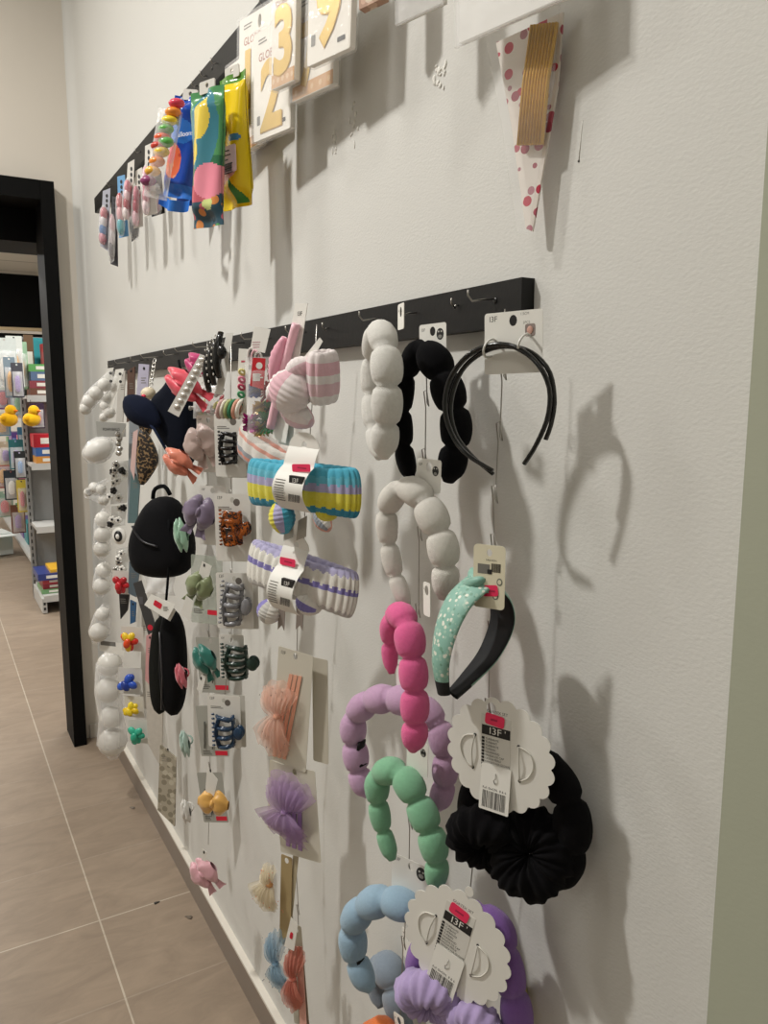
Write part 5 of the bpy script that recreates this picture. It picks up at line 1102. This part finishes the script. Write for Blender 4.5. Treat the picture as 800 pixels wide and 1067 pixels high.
# rainbow popper bag: two bundles of beads
a, c1, c2, hd, bq = ((-0.13,1.5743,2.0165),[(-0.008,-0.0482)],[(-0.0327,-0.1138)],[(0.0077,-0.0039),(0.0197,0.004),(0.0097,-0.0492),(-0.0093,-0.0342)],[(-0.0249,-0.0298),(0.019,-0.015),(-0.0065,-0.1541),(-0.0612,-0.1661)])
o = thing('popper_bag', 'clear bag with two bundles of rainbow silicone beads on the high rail', 'toy bag', a, 50)
mb = MB(); white_tag(mb, hd, 0, mat('b9cfe0', .4)); mb.build('hang_tag', o)
for (x, z), hh, cols, an in ((c1[0], .085, ('d8405a', 'e88f3a', 'e9d23a', '5fae4a', 'e9603a', 'c23a2a'), -28), (c2[0], .08, ('63b45a', 'e9c63a', 'e6862e', 'e2a83a', '8a3f6a'), -30)):
    for i, c in enumerate(cols):
        t = (i/(len(cols)-1)-.5)*hh; mb = MB(); mb.ball((x+t*math.sin(R(an))*-1*-1, -.01, z-t*math.cos(R(an))), (.016, .013, hh/len(cols)*.62), pla(c, .25), Matrix.Identity(4), 14, 8); mb.build('bead', o)
mb = MB(); pillow(mb, .05, .165, .035, film('ffffff', .2), 10, 14, .04, 0); k = mb.build('clear_bag', o); k.location = ((bq[0][0]+bq[1][0])/2, -.004, bq[0][1]+.01); k.rotation_euler = (0, R(14), 0)

def packet_mat(key, zones, base):
    return None
def pack_part(o, name, d, w, h, t, fn, z0=0, roll=0, x0=0, y0=0, wav=.003):
    tb = MB(); tb.prism([rrect(w*.5, .02, .003, 0, .004), circ(0, .006, .004)], -.001, .001, mat('c9c6bf', .3)); tb.build('hang_tab', o)
    mb = MB(); pillow(mb, w, h, t, fn, 52, 80, .035, z0, None, wav); k = mb.build(name, o); k.location = (x0, y0, 0); k.rotation_euler = (0, R(roll), 0); return k
def blob(u, v, cu, cv, ru, rv): return ((u-cu)/ru)**2+((v-cv)/rv)**2 < 1
GL = lambda h: pla(h, .22)
# blue water balloon bag
a, W_, H_ = ((-0.08,1.6263,2.0469),0.0711,0.1938)
o = thing('balloon_bag', 'shiny blue bag of balloons with white lettering and an orange print on the high rail', 'bag', a, 36, 12)
BL, BL2, OR, PKR, WT = GL('1646a8'), GL('2f74d0'), GL('e8704a'), GL('e5566a'), GL('eef2f6')
FISH = pattern('fish_print', 'e8704a', ['e8704a', 'f0a07a', 'e8704a', 'c94a3a', '3a6ac0'], 70, .5, rough=.25)
def fn(u, v):
    if blob(u, v, .42, .66, .26, .17): return PKR if blob(u, v, .36, .6, .14, .09) else FISH
    if blob(u, v, .55, .36, .4, .12): return BL2
    if v > .88: return BL2
    return BL
pack_part(o, 'bag_body', 0, W_, H_, .045, fn)
mb = MB(); mb.text('Balloons', 0, -.0245, -H_*.42, W_*.19, WT, Matrix.Rotation(R(-12), 4, 'Y'), 1); mb.build('lettering', o)
mb = MB(); mb.grid(lambda u, v: ((u-.5)*W_*1.05, -.012+.012*math.sin(9*u), -H_*.98-v*.022-.012*math.sin(3*u)), 14, 3, BL2); mb.build('crimped_foot', o)
a, q = ((-0.05,1.7423,1.9932),[(-0.0266,-0.0579),(0.0113,-0.0498),(0.0087,-0.1192),(-0.0473,-0.125)])
o = thing('balloon_bag', 'dark blue bag end hanging behind the shiny blue balloon bag', 'bag', a, 50)
mb = MB(); pillow(mb, q[1][0]-q[0][0]+.03, .13, .03, GL('173a86'), 12, 14, .05, q[0][1]+.06); mb.build('bag_body', o); tb = MB(); tb.prism([rrect(.02, .02, .003, 0, q[0][1]+.062), circ(0, q[0][1]+.065, .004)], -.001, .001, mat('c9c6bf', .3)); tb.build('hang_tab', o)
a, q = ((-0.06,1.6845,2.0706),[(-0.0086,-0.0032),(0.0128,0.003),(0.0034,-0.1325),(-0.0117,-0.1356)])
o = thing('balloon_bag', 'narrow blue and red bag squeezed between the blue and green bags', 'bag', a, 50)
mb = MB(); pillow(mb, .05, .18, .02, lambda u, v: GL('b53050') if blob(u, v, .5, .3, .3, .12) else GL('274f9f'), 12, 16, .05, q[0][1]); mb.build('bag_body', o)
# green animal balloon bag
a, W_, H_ = ((-0.13,1.3649,1.9687),0.0787,0.2236)
o = thing('balloon_bag', 'tall green bag printed with pink and yellow shapes, beside the yellow bag', 'bag', a, 20, 2)
GR, DG, YE, PI, TE, LG = GL('4f8f5a'), GL('2f6a48'), GL('e2c84e'), GL('e58a9c'), GL('3f7f8f'), GL('c9d488')
JUNGLE = pattern('jungle', '2c4f60', ['c05a68', '2c4f60', '4f9a5a', 'd88a4a', '23404e', '6fae58'], 55, .5, rough=.25)
def fn(u, v):
    if blob(u, v, .48, .22, .3, .16) and u > .25: return YE
    if blob(u, v, .3, .45, .16, .1): return YE
    if blob(u, v, .72, .68, .42, .13): return PI
    if blob(u, v, .4, .76, .3, .07): return GL('c05a68')
    if blob(u, v, .68, .84, .16, .05): return LG
    if v > .76: return JUNGLE
    if blob(u, v, .5, .3, .45, .3): return TE
    return GR if v < .5 else DG
pack_part(o, 'bag_body', 0, W_*1.05, H_, .035, fn)
a, W_, H_ = ((-0.075,1.3923,2.0114),0.0657,0.2242)
o = thing('balloon_bag', 'yellow bag with black line drawings and a white barcode label on the high rail', 'bag', a, 20, -1)
YL_, PB, GG = GL('e9c916'), GL('e0a8a0'), GL('3f8a3a')
def fn(u, v):
    if v > .78 and u > .55 and (u-.55)*.5+.78 < v+.0 and v < .97: return GG
    if blob(u, v, .35, .72, .45, .1): return PB
    if v < .08: return GL('5a8a3a')
    if blob(u, v, .75, .5, .18, .03): return GL('3f7fae')
    return YL_
pack_part(o, 'bag_body', 0, W_*1.15, H_, .04, fn)
mb = MB()
for i in range(6): mb.tube([(W_*(-.25+.1*i*.5), -.0225, -H_*(.3+.04*(i % 3))), (W_*(-.18+.1*i*.5), -.0228, -H_*(.34+.04*(i % 3))), (W_*(-.2+.1*i*.5), -.0225, -H_*(.38+.02*i))], .0013, INK, 5)
mb.build('line_drawing', o)
mb = MB(); mb.prism([rrect(W_*.75, H_*.2, .003, .004, -H_*.66)], -.0235, -.0225, card('e8c9cc')); lines(mb, -W_*.15, -H_*.59, W_*.45, 6, .0075, .002, -.0237, INK); barcode(mb, W_*.12, -H_*.72, W_*.3, .014, -.0237); mb.build('label', o)

# gold number balloon packs
GOLD = mat('c9992e', .3, .35, .12, 30); GOLD2 = mat('e0bb55', .3, .3, .1, 30); PALE = card('e9e4da'); TAN = mat('c89a68', .5, 0, .05, 40)
def number_pack(label, d, digit, yaw, text='GLOBO', y=0, strip=True, depth=.009, size=.72, dx=0, dz=0, hook=True):
    a, q = d[0], d[1]; o = thing('number_balloon_pack', label, 'balloon pack', a, yaw, group='gold number balloon packs on the high rail')
    w = math.hypot(q[1][0]-q[0][0], q[1][1]-q[0][1]); h = math.hypot(q[3][0]-q[0][0], q[3][1]-q[0][1]); an = math.atan2(q[1][1]-q[0][1], q[1][0]-q[0][0])
    mb = MB(); loops = [rrect(w, h, .003, 0, -h/2)]
    if hook: loops.append(circ(w*.1, -.018, .006, .011, 10))
    mb.prism(loops, -depth/2, depth/2, PALE)
    f = -depth/2-.0003; mb.text(text, -w*.36, f, -.045, w*.15, mat('a5543c') if text == 'GLOBO' else LIGHTINK); lines(mb, -w*.36, -.012, w*.3, 2, .005, .002, f); mb.flat(rrect(.01, .014, .001, -w*.36, -h+.03), f, LIGHTINK)
    if strip:
        mb.flat([(-w/2+.001, -h+.001), (w/2-.001, -h+.001), (w/2-.001, -h+.02), (-w/2+.001, -h+.02)], f, TAN); 
        for i in range(5): mb.flat(circ(-w*.4+i*w*.2, -h+.0105, .004), f-.0002, mat('d8b890'))
    else: mb.flat(rrect(.018, .006, .001, w*.3, -h+.016), f, INK)
    b = mb.build('hang_card', o)
    # the printed balloon digit, embossed
    dm = MB(); v, fc = text_mesh(digit, .035); 
    s = h*size; ww = max(p[0] for p in v)+min(p[0] for p in v); x0 = -ww*s/2+dx*w
    z0 = -h*.94+(h*(.94-.24)-s*.72)/2+dz*h
    dm.add([(x0+p[0]*s, f-.0006, z0+p[1]*s) for p in v], fc, GOLD, False)
    cx_ = x0+ww*s/2; cz_ = z0+s*.36
    dm.add([(x0+p[0]*s*.93+.07*cx_-.07*x0, f-.0011, z0+p[1]*s+.0015) for p in v], fc, GOLD2, False)
    dm.build('printed_digit', o)
    fm = MB(); fm.prism([rrect(w*1.03, h*1.03, .003, 0, -h/2)], -depth/2-.004, depth/2+.002, film('ffffff', .06)); fm.build('clear_sleeve', o)
    o.rotation_euler[1] = -an*.5; 
    o.location = Vector(a)+Vector((q[0][0]+q[1][0], 0, 0)).x/2*Vector((math.sin(R(yaw)), -math.cos(R(yaw)), 0))+Vector((0, 0, (q[0][1]+q[1][1])/2))
    return o
number_pack('gold balloon pack for the number zero, half hidden beside the yellow bag', ((-0.03,1.4629,2.0701),[(-0.0498,-0.0013),(0.0718,0.0028),(0.0648,-0.1469),(-0.0325,-0.1661)]), '0', 8, 'GLOBO', strip=True, dx=-.25)
number_pack('gold balloon pack for the number one, beside the pack of the two', ((-0.042,1.3613,2.0941),[(-0.0476,0.0198),(0.0714,0.0015),(0.0584,-0.1653),(-0.0611,-0.1562)]), '1', 8, 'GLOBO', strip=False, dz=.02, dx=-.22)
number_pack('gold balloon pack for the number two, hanging lowest in front', ((-0.06,1.2381,2.0371),[(-0.0557,0.0047),(0.0604,-0.0073),(0.0498,-0.1595),(-0.0637,-0.159)]), '2', 8, 'GLOBO', strip=False, size=.86, dz=-.02)
number_pack('gold balloon pack for the number three, reaching the top edge of the picture', ((-0.075,1.1521,2.055),[(-0.0297,0.0246),(0.0377,0.0149),(0.0281,-0.1294),(-0.0389,-0.1326)]), '3', 8, 'GLOBO', size=.8)
number_pack('gold balloon pack for the number seven, between the three and the frontmost pack', ((-0.05,1.0992,2.0453),[(-0.0574,-0.0017),(0.0529,-0.013),(0.0486,-0.1413),(-0.0619,-0.145)]), '7', 8, 'GLOBO', size=.8, dx=-.05)
number_pack('frontmost gold balloon pack for the number nine, cut by the top edge', ((-0.07,1.0125,2.0391),[(-0.0437,0.0275),(0.0585,0.0119),(0.0531,-0.127),(-0.0474,-0.1236)]), '9', 8, 'GLOBO', strip=False, size=.85, dz=.03)
# packs cut by the top of the picture
a, q = ((-0.07,0.9007,1.9781),[(-0.0174,0.0267),(0.0214,0.0255),(0.02,-0.0486),(-0.0163,-0.0521)])
o = thing('snack_pack', 'brown printed packet just showing at the top edge beside the number packs', 'packet', a, 25)
mb = MB(); mb.prism([list(q)], -.006, .006, pattern('brownprint', 'b08a72', ['c9a58c', '8c5a48', 'd8c3ae', '6d4438'], 70, .5)); mb.build('hang_pack', o)
a, q = ((-0.07,0.7884,1.9286),[(-0.0308,0.0386),(0.0289,0.039),(0.0301,-0.0502),(-0.0291,-0.0566)])
o = thing('clear_pack', 'white packet in clear film cut by the top edge, before the white envelope', 'packet', a, 25)
mb = MB(); mb.prism([list(q)], -.004, .004, card('dcd8d0')); mb.build('hang_pack', o)
w_ = q[1][0]-q[0][0]; mb = MB(); mb.prism([[(p[0]*1.04, p[1]-.004) for p in q]], -.009, -.005, film('ffffff', .22)); mb.build('clear_sleeve', o)
a, q = ((-0.06,0.6499,1.8872),[(-0.0629,0.0523),(0.0694,0.0113),(0.0709,-0.0752),(-0.0617,-0.0719)])
o = thing('white_envelope', 'large plain white pack in clear film at the top edge above the gold pennant', 'packet', a, 10)
mb = MB(); mb.prism([list(q)], -.004, .004, card('f0eee8')); mb.build('hang_pack', o)
mb = MB(); mb.prism([[(q[0][0]-.002, q[0][1]), (q[1][0]+.003, q[1][1]), (q[2][0]+.004, q[2][1]-.004), (q[3][0]-.003, q[3][1]-.005)]], -.0085, -.0045, film('ffffff', .12)); mb.build('clear_sleeve', o)
# pennant bag with gold sticks
a, q, g, pk = ((-0.024,0.6643,1.8321),[(-0.037,-0.0114),(0.0416,-0.0054),(0.0377,-0.0734),(0.0134,-0.2094),(0.0052,-0.2054),(-0.0156,-0.098)],[(0.0093,-0.0109),(0.041,-0.0175),(0.0277,-0.1277),(-0.0032,-0.1224)],[(-0.0053,-0.1286),(0.0131,-0.1276),(0.0099,-0.1695),(0.0054,-0.1736)])
o = thing('cone_bag', 'long clear triangular bag with red dots and a bundle of gold sticks', 'party bag', a, 18)
dots = pattern('red_dots', 'ece4dc', ['a8485a', 'b85a6a', 'c2304a', 'b87a86', 'ece4dc', 'd8b8b8'], 75, .42, rough=.35)
mb = MB(); mb.prism([[q[0], q[1], q[2], q[3], q[4], q[5]]], .001, .004, dots); mb.build('hang_bag', o)
(x0, z0), (x1, z1), (x2, z2), (x3, z3) = g
for i in range(9):
    t = (i+.5)/9; mb = MB(); mb.tube([(x0*(1-t)+x1*t, -.006, z0*(1-t)+z1*t), ((x0+x3)/2*(1-t)+(x1+x2)/2*t, -.0085, (z0+z3)/2), (x3*(1-t)+x2*t, -.006, z3*(1-t)+z2*t)], (.003, abs(x1-x0)/18*1.04), mat('d8a406', .3, .3, .06, 30), 8); mb.build('gold_stick', o)
mb = MB(); e = [(p[0]*1.0, p[1]) for p in q]; mb.prism([[(q[0][0]-.004, q[0][1]+.002), (q[1][0]+.004, q[1][1]+.002), (q[2][0]+.004, q[2][1]), (q[3][0]+.003, q[3][1]-.006), (q[4][0]-.002, q[4][1]-.006), (q[5][0]-.004, q[5][1])]], -.0125, -.0118, film('ffffff', .02)); mb.build('clear_front', o)

# ------------------------------------------------------------------ the shop beyond: end shelf unit and aisle run
GX = -.01; GW = 1.2; GF = 5.55; GB_ = 6.08
SHW = mat('b9b8b4', .45, 0, .03); SHD = mat('8d8d8b', .5, 0, .05)
o = thing('shelf_unit', 'grey metal shop shelf unit seen through the doorway', 'shelf unit', (0, 0, 0)); o.rotation_euler = (0, 0, 0); o['label'] = 'grey metal shop shelving unit standing beyond the black doorway'
MB().box((GX+GW/2, GB_+.02, .95), (GW, .02, 1.85), mat('8f908f', .6, 0, .04)).build('back_panel', o)
MB().box((GX+.035+GW/2, GB_+.004, 1.68), (GW-.05, .012, .38), M_TEAL).build('header_panel', o)
for x in (GX+.015, GX+GW-.015):
    mb = MB(); mb.box((x, GB_-.005, .93), (.03, .05, 1.86), SHD)
    for i in range(36): mb.box((x-.004, GB_-.0305, .12+i*.05), (.008, .002, .026), INK)
    mb.build('upright', o)
    mb = MB(); mb.box((x, (GF+GB_)/2, .055), (.03, GB_-GF, .1), SHW)
    for i in range(2): mb.box((x, GF-.001, .035+.035*i), (.014, .003, .018), INK)
    mb.build('foot', o)
SHZ = [(.11, GF), (0.5537, 5.75), (0.9872, 5.8), (1.4532, 5.8)]
for z, y in SHZ:
    mb = MB(); mb.box((GX+GW/2, (y+GB_)/2, z), (GW-.03, GB_-y, .02), SHW); mb.box((GX+GW/2, y, z-.008), (GW-.03, .012, .045), SHW); mb.build('shelf', o)
def shelf_thing(nm, lb, cat, x, y, z, w, d, h, col, pat=None, stack=None, grp=None, rot=0):
    o = thing(nm, lb, cat, (x, y, z)); o.rotation_euler = (0, 0, R(rot))
    if grp: o['group'] = grp
    mb = MB(); mb.box((0, 0, h/2), (w, d, h), pat or mat(col, .35, 0, .08, 40)); mb.build('cover', o)
    mb = MB(); mb.box((0, -d/2-.001, h*.5), (w*.7, .002, h*.45), mat('e2ded4', .4)); mb.build('label', o); return o
z0 = SHZ[0][0]+.011
BS = [('book', 'green book at the foot of the pile on the lowest far shelf', '6f9a6a', .30, .26, .03), ('book', 'dark red book second in the pile on the lowest far shelf', '8f2838', .28, .24, .035), ('book', 'crimson book third in the pile on the lowest far shelf', 'b8404a', .28, .24, .03),
      ('book', 'navy blue book under the yellow one on the lowest far shelf', '2c3a78', .34, .30, .045), ('book', 'yellow book on top of the pile on the lowest far shelf', 'd8a830', .28, .26, .02)]
z = z0
for nm, lb, c, w, d, h in BS:
    shelf_thing(nm, lb, 'book', GX+.16+(.05 if c == 'd8a830' else 0), GF+.2, z, w, d, h, c); z += h+.001
z0 = SHZ[2][0]+.011
z = z0
for nm, lb, c, w, d, h in (('toy_box', 'orange box at the foot of the pile on the shelf under the ducks', 'c98a3c', .28, .2, .05), ('toy_box', 'blue box under the red glossy pack on the far shelf', '3a5f9a', .28, .2, .06), ('toy_box', 'red glossy pack on top of the pile on the far shelf', 'b8202e', .3, .2, .09)):
    shelf_thing(nm, lb, 'box', GX+.19, 5.92, z, w, d, h, c, None); z += h+.001
z0 = SHZ[3][0]+.011; z = z0
for nm, lb, c, w, d, h in (('toy_box', 'brown pack at the foot of the top shelf pile in the far shop', '6f4a3a', .3, .2, .05), ('toy_box', 'maroon pack second in the top shelf pile in the far shop', '8a3f48', .3, .2, .05), ('toy_box', 'slate blue pack third in the top shelf pile in the far shop', '5a6f8f', .28, .2, .06), ('toy_box', 'bright green pack fourth in the top shelf pile in the far shop', '5fa05a', .3, .2, .05)):
    shelf_thing(nm, lb, 'box', GX+.19, 5.92, z, w, d, h, c); z += h+.001
shelf_thing('toy_box', 'red and white tilted pack leaning on top of the far shelf pile', 'box', GX+.2, 5.9, z, .12, .1, .14, 'a83038', rot=10)
shelf_thing('wooden_board', 'brown upright board at the back of the far top shelf', 'board', GX+.07, 6.02, z0, .06, .03, .42, '6b5138')
# ducks and packs on prongs at the left side of the unit
def duck(lb, p, s, c='e8b418'):
    o = thing('plush_duck', lb, 'toy', p); o.rotation_euler = (0, 0, R(20))
    m = plush(c); mb = MB(); mb.ball((0, 0, 0), (s, s*.8, s*.8), m); mb.build('duck_body', o); mb = MB(); mb.ball((s*.2, -s*.2, s*1.0), s*.6, m); mb.build('duck_head', o)
    mb = MB(); mb.ball((s*.5, -s*.65, s*.95), (s*.3, s*.3, s*.12), plush('e07818'), None, 10, 6); mb.build('beak', o)
    mb = MB(); mb.ball((-s*.6, -s*.4, s*.1), (s*.5, s*.25, s*.35), plush('d8a010'), None, 10, 6); mb.build('wing', o); MB().tube([(0, 0, s*1.5), (0, 0, s*2.2)], .002, INK, 5).build('hanging_cord', o); return o
duck('yellow plush duck hanging at the shelf end nearest the aisle', (-0.1241,5.7,1.3086), .06)
duck('yellow plush duck hanging in front of the shelf upright', (0.005,5.6,1.3092), .058)
def hang_pack(lb, p, w, h, col, y=0, cat='packet', nm='toy_packet'):
    o = thing(nm, lb, cat, p); o.rotation_euler = (0, 0, 0)
    mb = MB(); mb.prism([rrect(w, h, .004, 0, -h/2), circ(0, -.012, .006)], -.001, .001, mat(col, .3, 0, .1, 40)); mb.build('hang_tag', o)
    mb = MB(); pillow(mb, w*.85, h*.7, .03, film('ffffff', .25), 8, 10, .04, -h*.25); k = mb.build('clear_bubble', o); k.location = (0, -.016, 0)
    mb = MB(); mb.ball((0, -.016, -h*.6), (w*.28, .012, h*.26), mat(random.choice(('c9485a', '4f86b8', 'd8d4cc', '57a06a', '8a6ab0', 'd8a03a')), .4), None, 12, 8); mb.build('toy', o); return o
for p, w, h, c, lb in (((-0.1145,5.75,1.8401), .14, .34, 'cfd6d2', 'tall pale packet hanging at the top of the far shelf end'), ((-0.0472,5.85,1.8617), .1, .34, 'd9ddd8', 'tall white packet hanging beside the pale one on the far shelf end'),
   ((-0.0094,5.9,1.8282), .09, .32, '9fc4a4', 'packet with a green header hanging on the far shelf end'), ((-0.1066,5.6,1.7097), .07, .26, '7f8f9a', 'slate packet of long toys hanging on the far shelf end'), ((-0.0731,5.5,1.6702), .07, .22, '4a4a52', 'dark packet hanging above the ducks on the far shelf end'),
   ((-0.0922,5.7,1.1748), .09, .2, '2f6f74', 'teal packet hanging below the ducks'), ((-0.0827,5.6,1.1037), .07, .18, '1f2224', 'black packet with a green label hanging below the ducks'), ((-0.149,5.8,1.1588), .09, .16, 'c9b8a0', 'pale packet with orange toy hanging below the aisle duck'), ((0.0538,5.72,1.4147), .09, .17, '3a2a3f', 'dark purple packet hanging beside the second duck')):
    hang_pack(lb, p, w, h, c)
for p, w, h, c, lb in (((-0.0953,6.4,1.5651), .12, .2, '7a3f8f', 'violet packet hanging at the aisle edge level with the ducks'), ((-0.0043,6.3,1.5228), .1, .2, 'b8c4cc', 'pale blue packet hanging between the two ducks'), ((0.0068,6.2,1.2395), .08, .22, '3f6f8f', 'blue packet hanging just below the second duck'),
   ((-0.1319,6.4,1.0013), .12, .22, 'a8443a', 'brick red packet low on the far shelf end'), ((-0.0872,6.3,0.9213), .1, .22, '28303a', 'near black packet low on the far shelf end'), ((-0.0254,6.25,0.8514), .07, .24, 'd8c24a', 'mustard packet low beside the shelf upright'), ((-0.121,6.6,0.7353), .12, .2, '8fb0a0', 'sage packet lowest at the aisle edge'), ((-0.0419,6.5,0.6371), .1, .22, '6f4a3a', 'brown packet lowest beside the shelf upright'), ((-0.1099,6.5,1.3252), .12, .16, '4f8fb0', 'sky blue packet behind the aisle duck')):
    hang_pack(lb, p, w, h, c)
# aisle run of shelves going away
o = thing('aisle_shelving', 'run of pale shop shelves along the aisle behind the shelf unit', 'shelving', (0, 0, 0)); o.rotation_euler = (0, 0, 0)
MB().box((.5, 8.2, .95), (.03, 4.1, 1.9), mat('a9a9a6', .6, 0, .04)).build('back_panel', o)
for i, z in enumerate((.12, .5, .88, 1.26, 1.62)): 
    MB().box((.29, 8.2, z), (.4 if i else .46, 4.1, .03), SHW).build('shelf', o)
for y in (6.18, 7.2, 8.2, 9.2, 10.2): MB().box((.485, y, .95), (.03, .05, 1.9), SHD).build('upright', o)
rr = random.Random(3); k = 0
names = ('toy_box', 'storage_box', 'gift_box'); adj = ('pale', 'bright', 'dark', 'dull', 'light', 'deep'); colr = {'teal': '2f8a8f', 'red': 'b8303a', 'white': 'd9d6cf', 'blue': '3a5f9f', 'green': '4f8f52', 'yellow': 'd6b23a', 'black': '202024', 'pink': 'cf7f98', 'brown': '7a5a42', 'purple': '6a4f8f'}
for i, z in enumerate((.136, .516, .896, 1.276)):
    row = ('lowest', 'second', 'third', 'fourth')[i]; cs = list(colr.items()); rr.shuffle(cs); y = 6.3
    for j in range(7):
        cn, cv = cs[j]; w = rr.uniform(.22, .4); h = rr.uniform(.14, .27)
        shelf_thing(names[j % 3], '%s box on the %s shelf of the far aisle run' % (cn, row), 'box', .26, y+w/2, z, .3, w*.9, h, cv, grp='boxes along the far aisle'); y += w+.06
# counter glowing white further along and a low carton
o = thing('carton', 'open pale carton on the floor far along the aisle', 'carton', (-0.0688,8.0,0)); o.rotation_euler = (0, 0, R(12))
mb = MB(); mb.box((-.1, 0, .11), (.3, .3, .2), mat('cfd4d0', .6)); mb.build('carton_body', o); mb = MB(); mb.box((-.1, -.2, .2), (.3, .16, .004), mat('d9dcd8', .6), Matrix.Identity(4)); mb.build('flap', o)

# ------------------------------------------------------------------ camera and light
cam = bpy.data.objects.new('camera', bpy.data.cameras.new('camera')); COL.objects.link(cam); SC.camera = cam
psi, th = R(30.3), R(8.4)
Fv = Vector((math.sin(psi)*math.cos(th), math.cos(psi)*math.cos(th), -math.sin(th))); Rv = Vector((math.cos(psi), -math.sin(psi), 0)); Uv = Rv.cross(Fv)
M = Matrix((Rv, Uv, -Fv)).transposed().to_4x4(); M.translation = Vector((-.58, 0, 1.45)); cam.matrix_world = M
cam.data.sensor_width = 36; cam.data.sensor_fit = 'AUTO'; cam.data.lens = 806/1067*36; cam.data.clip_start = .02
def area(name, loc, sx, sy, power, col=(1, .95, .87), tgt=None):
    L = bpy.data.lights.new(name, 'AREA'); L.shape = 'RECTANGLE'; L.size = sx; L.size_y = sy; L.energy = power; L.color = col
    o = bpy.data.objects.new(name, L); COL.objects.link(o); o.location = loc
    d = (Vector(tgt)-Vector(loc)) if tgt else Vector((0, 0, -1)); o.rotation_euler = d.to_track_quat('-Z', 'Y').to_euler(); return o
LC = (1, .975, .93)
area('ceiling_light', (-1.45, 1.5, 3.2), .13, .13, 47, LC)
area('ceiling_light', (-.8, .7, 3.2), .2, .2, 4, LC)
area('ceiling_light', (-1.3, 2.8, 3.2), .3, .3, 18, LC)
area('ceiling_light', (-1.8, -.6, 3.2), .5, .5, 6, LC)
for x, y in ((-1.6, 5.2), (.6, 4.7), (-1.2, 7.2), (1.2, 9.6), (-1.5, 9.8)): area('shop_light', (x, y, 2.6), 1.1, .3, 40, (1, .985, .95))
w = bpy.data.worlds.new('w'); SC.world = w; w.use_nodes = True
w.node_tree.nodes['Background'].inputs[0].default_value = (1, .985, .96, 1); w.node_tree.nodes['Background'].inputs[1].default_value = .24
SC.view_settings.view_transform = 'Standard'; SC.view_settings.look = 'None'; SC.view_settings.gamma = 1; SC.view_settings.exposure = .12
try: SC.view_settings.use_curve_mapping = False
except Exception: pass
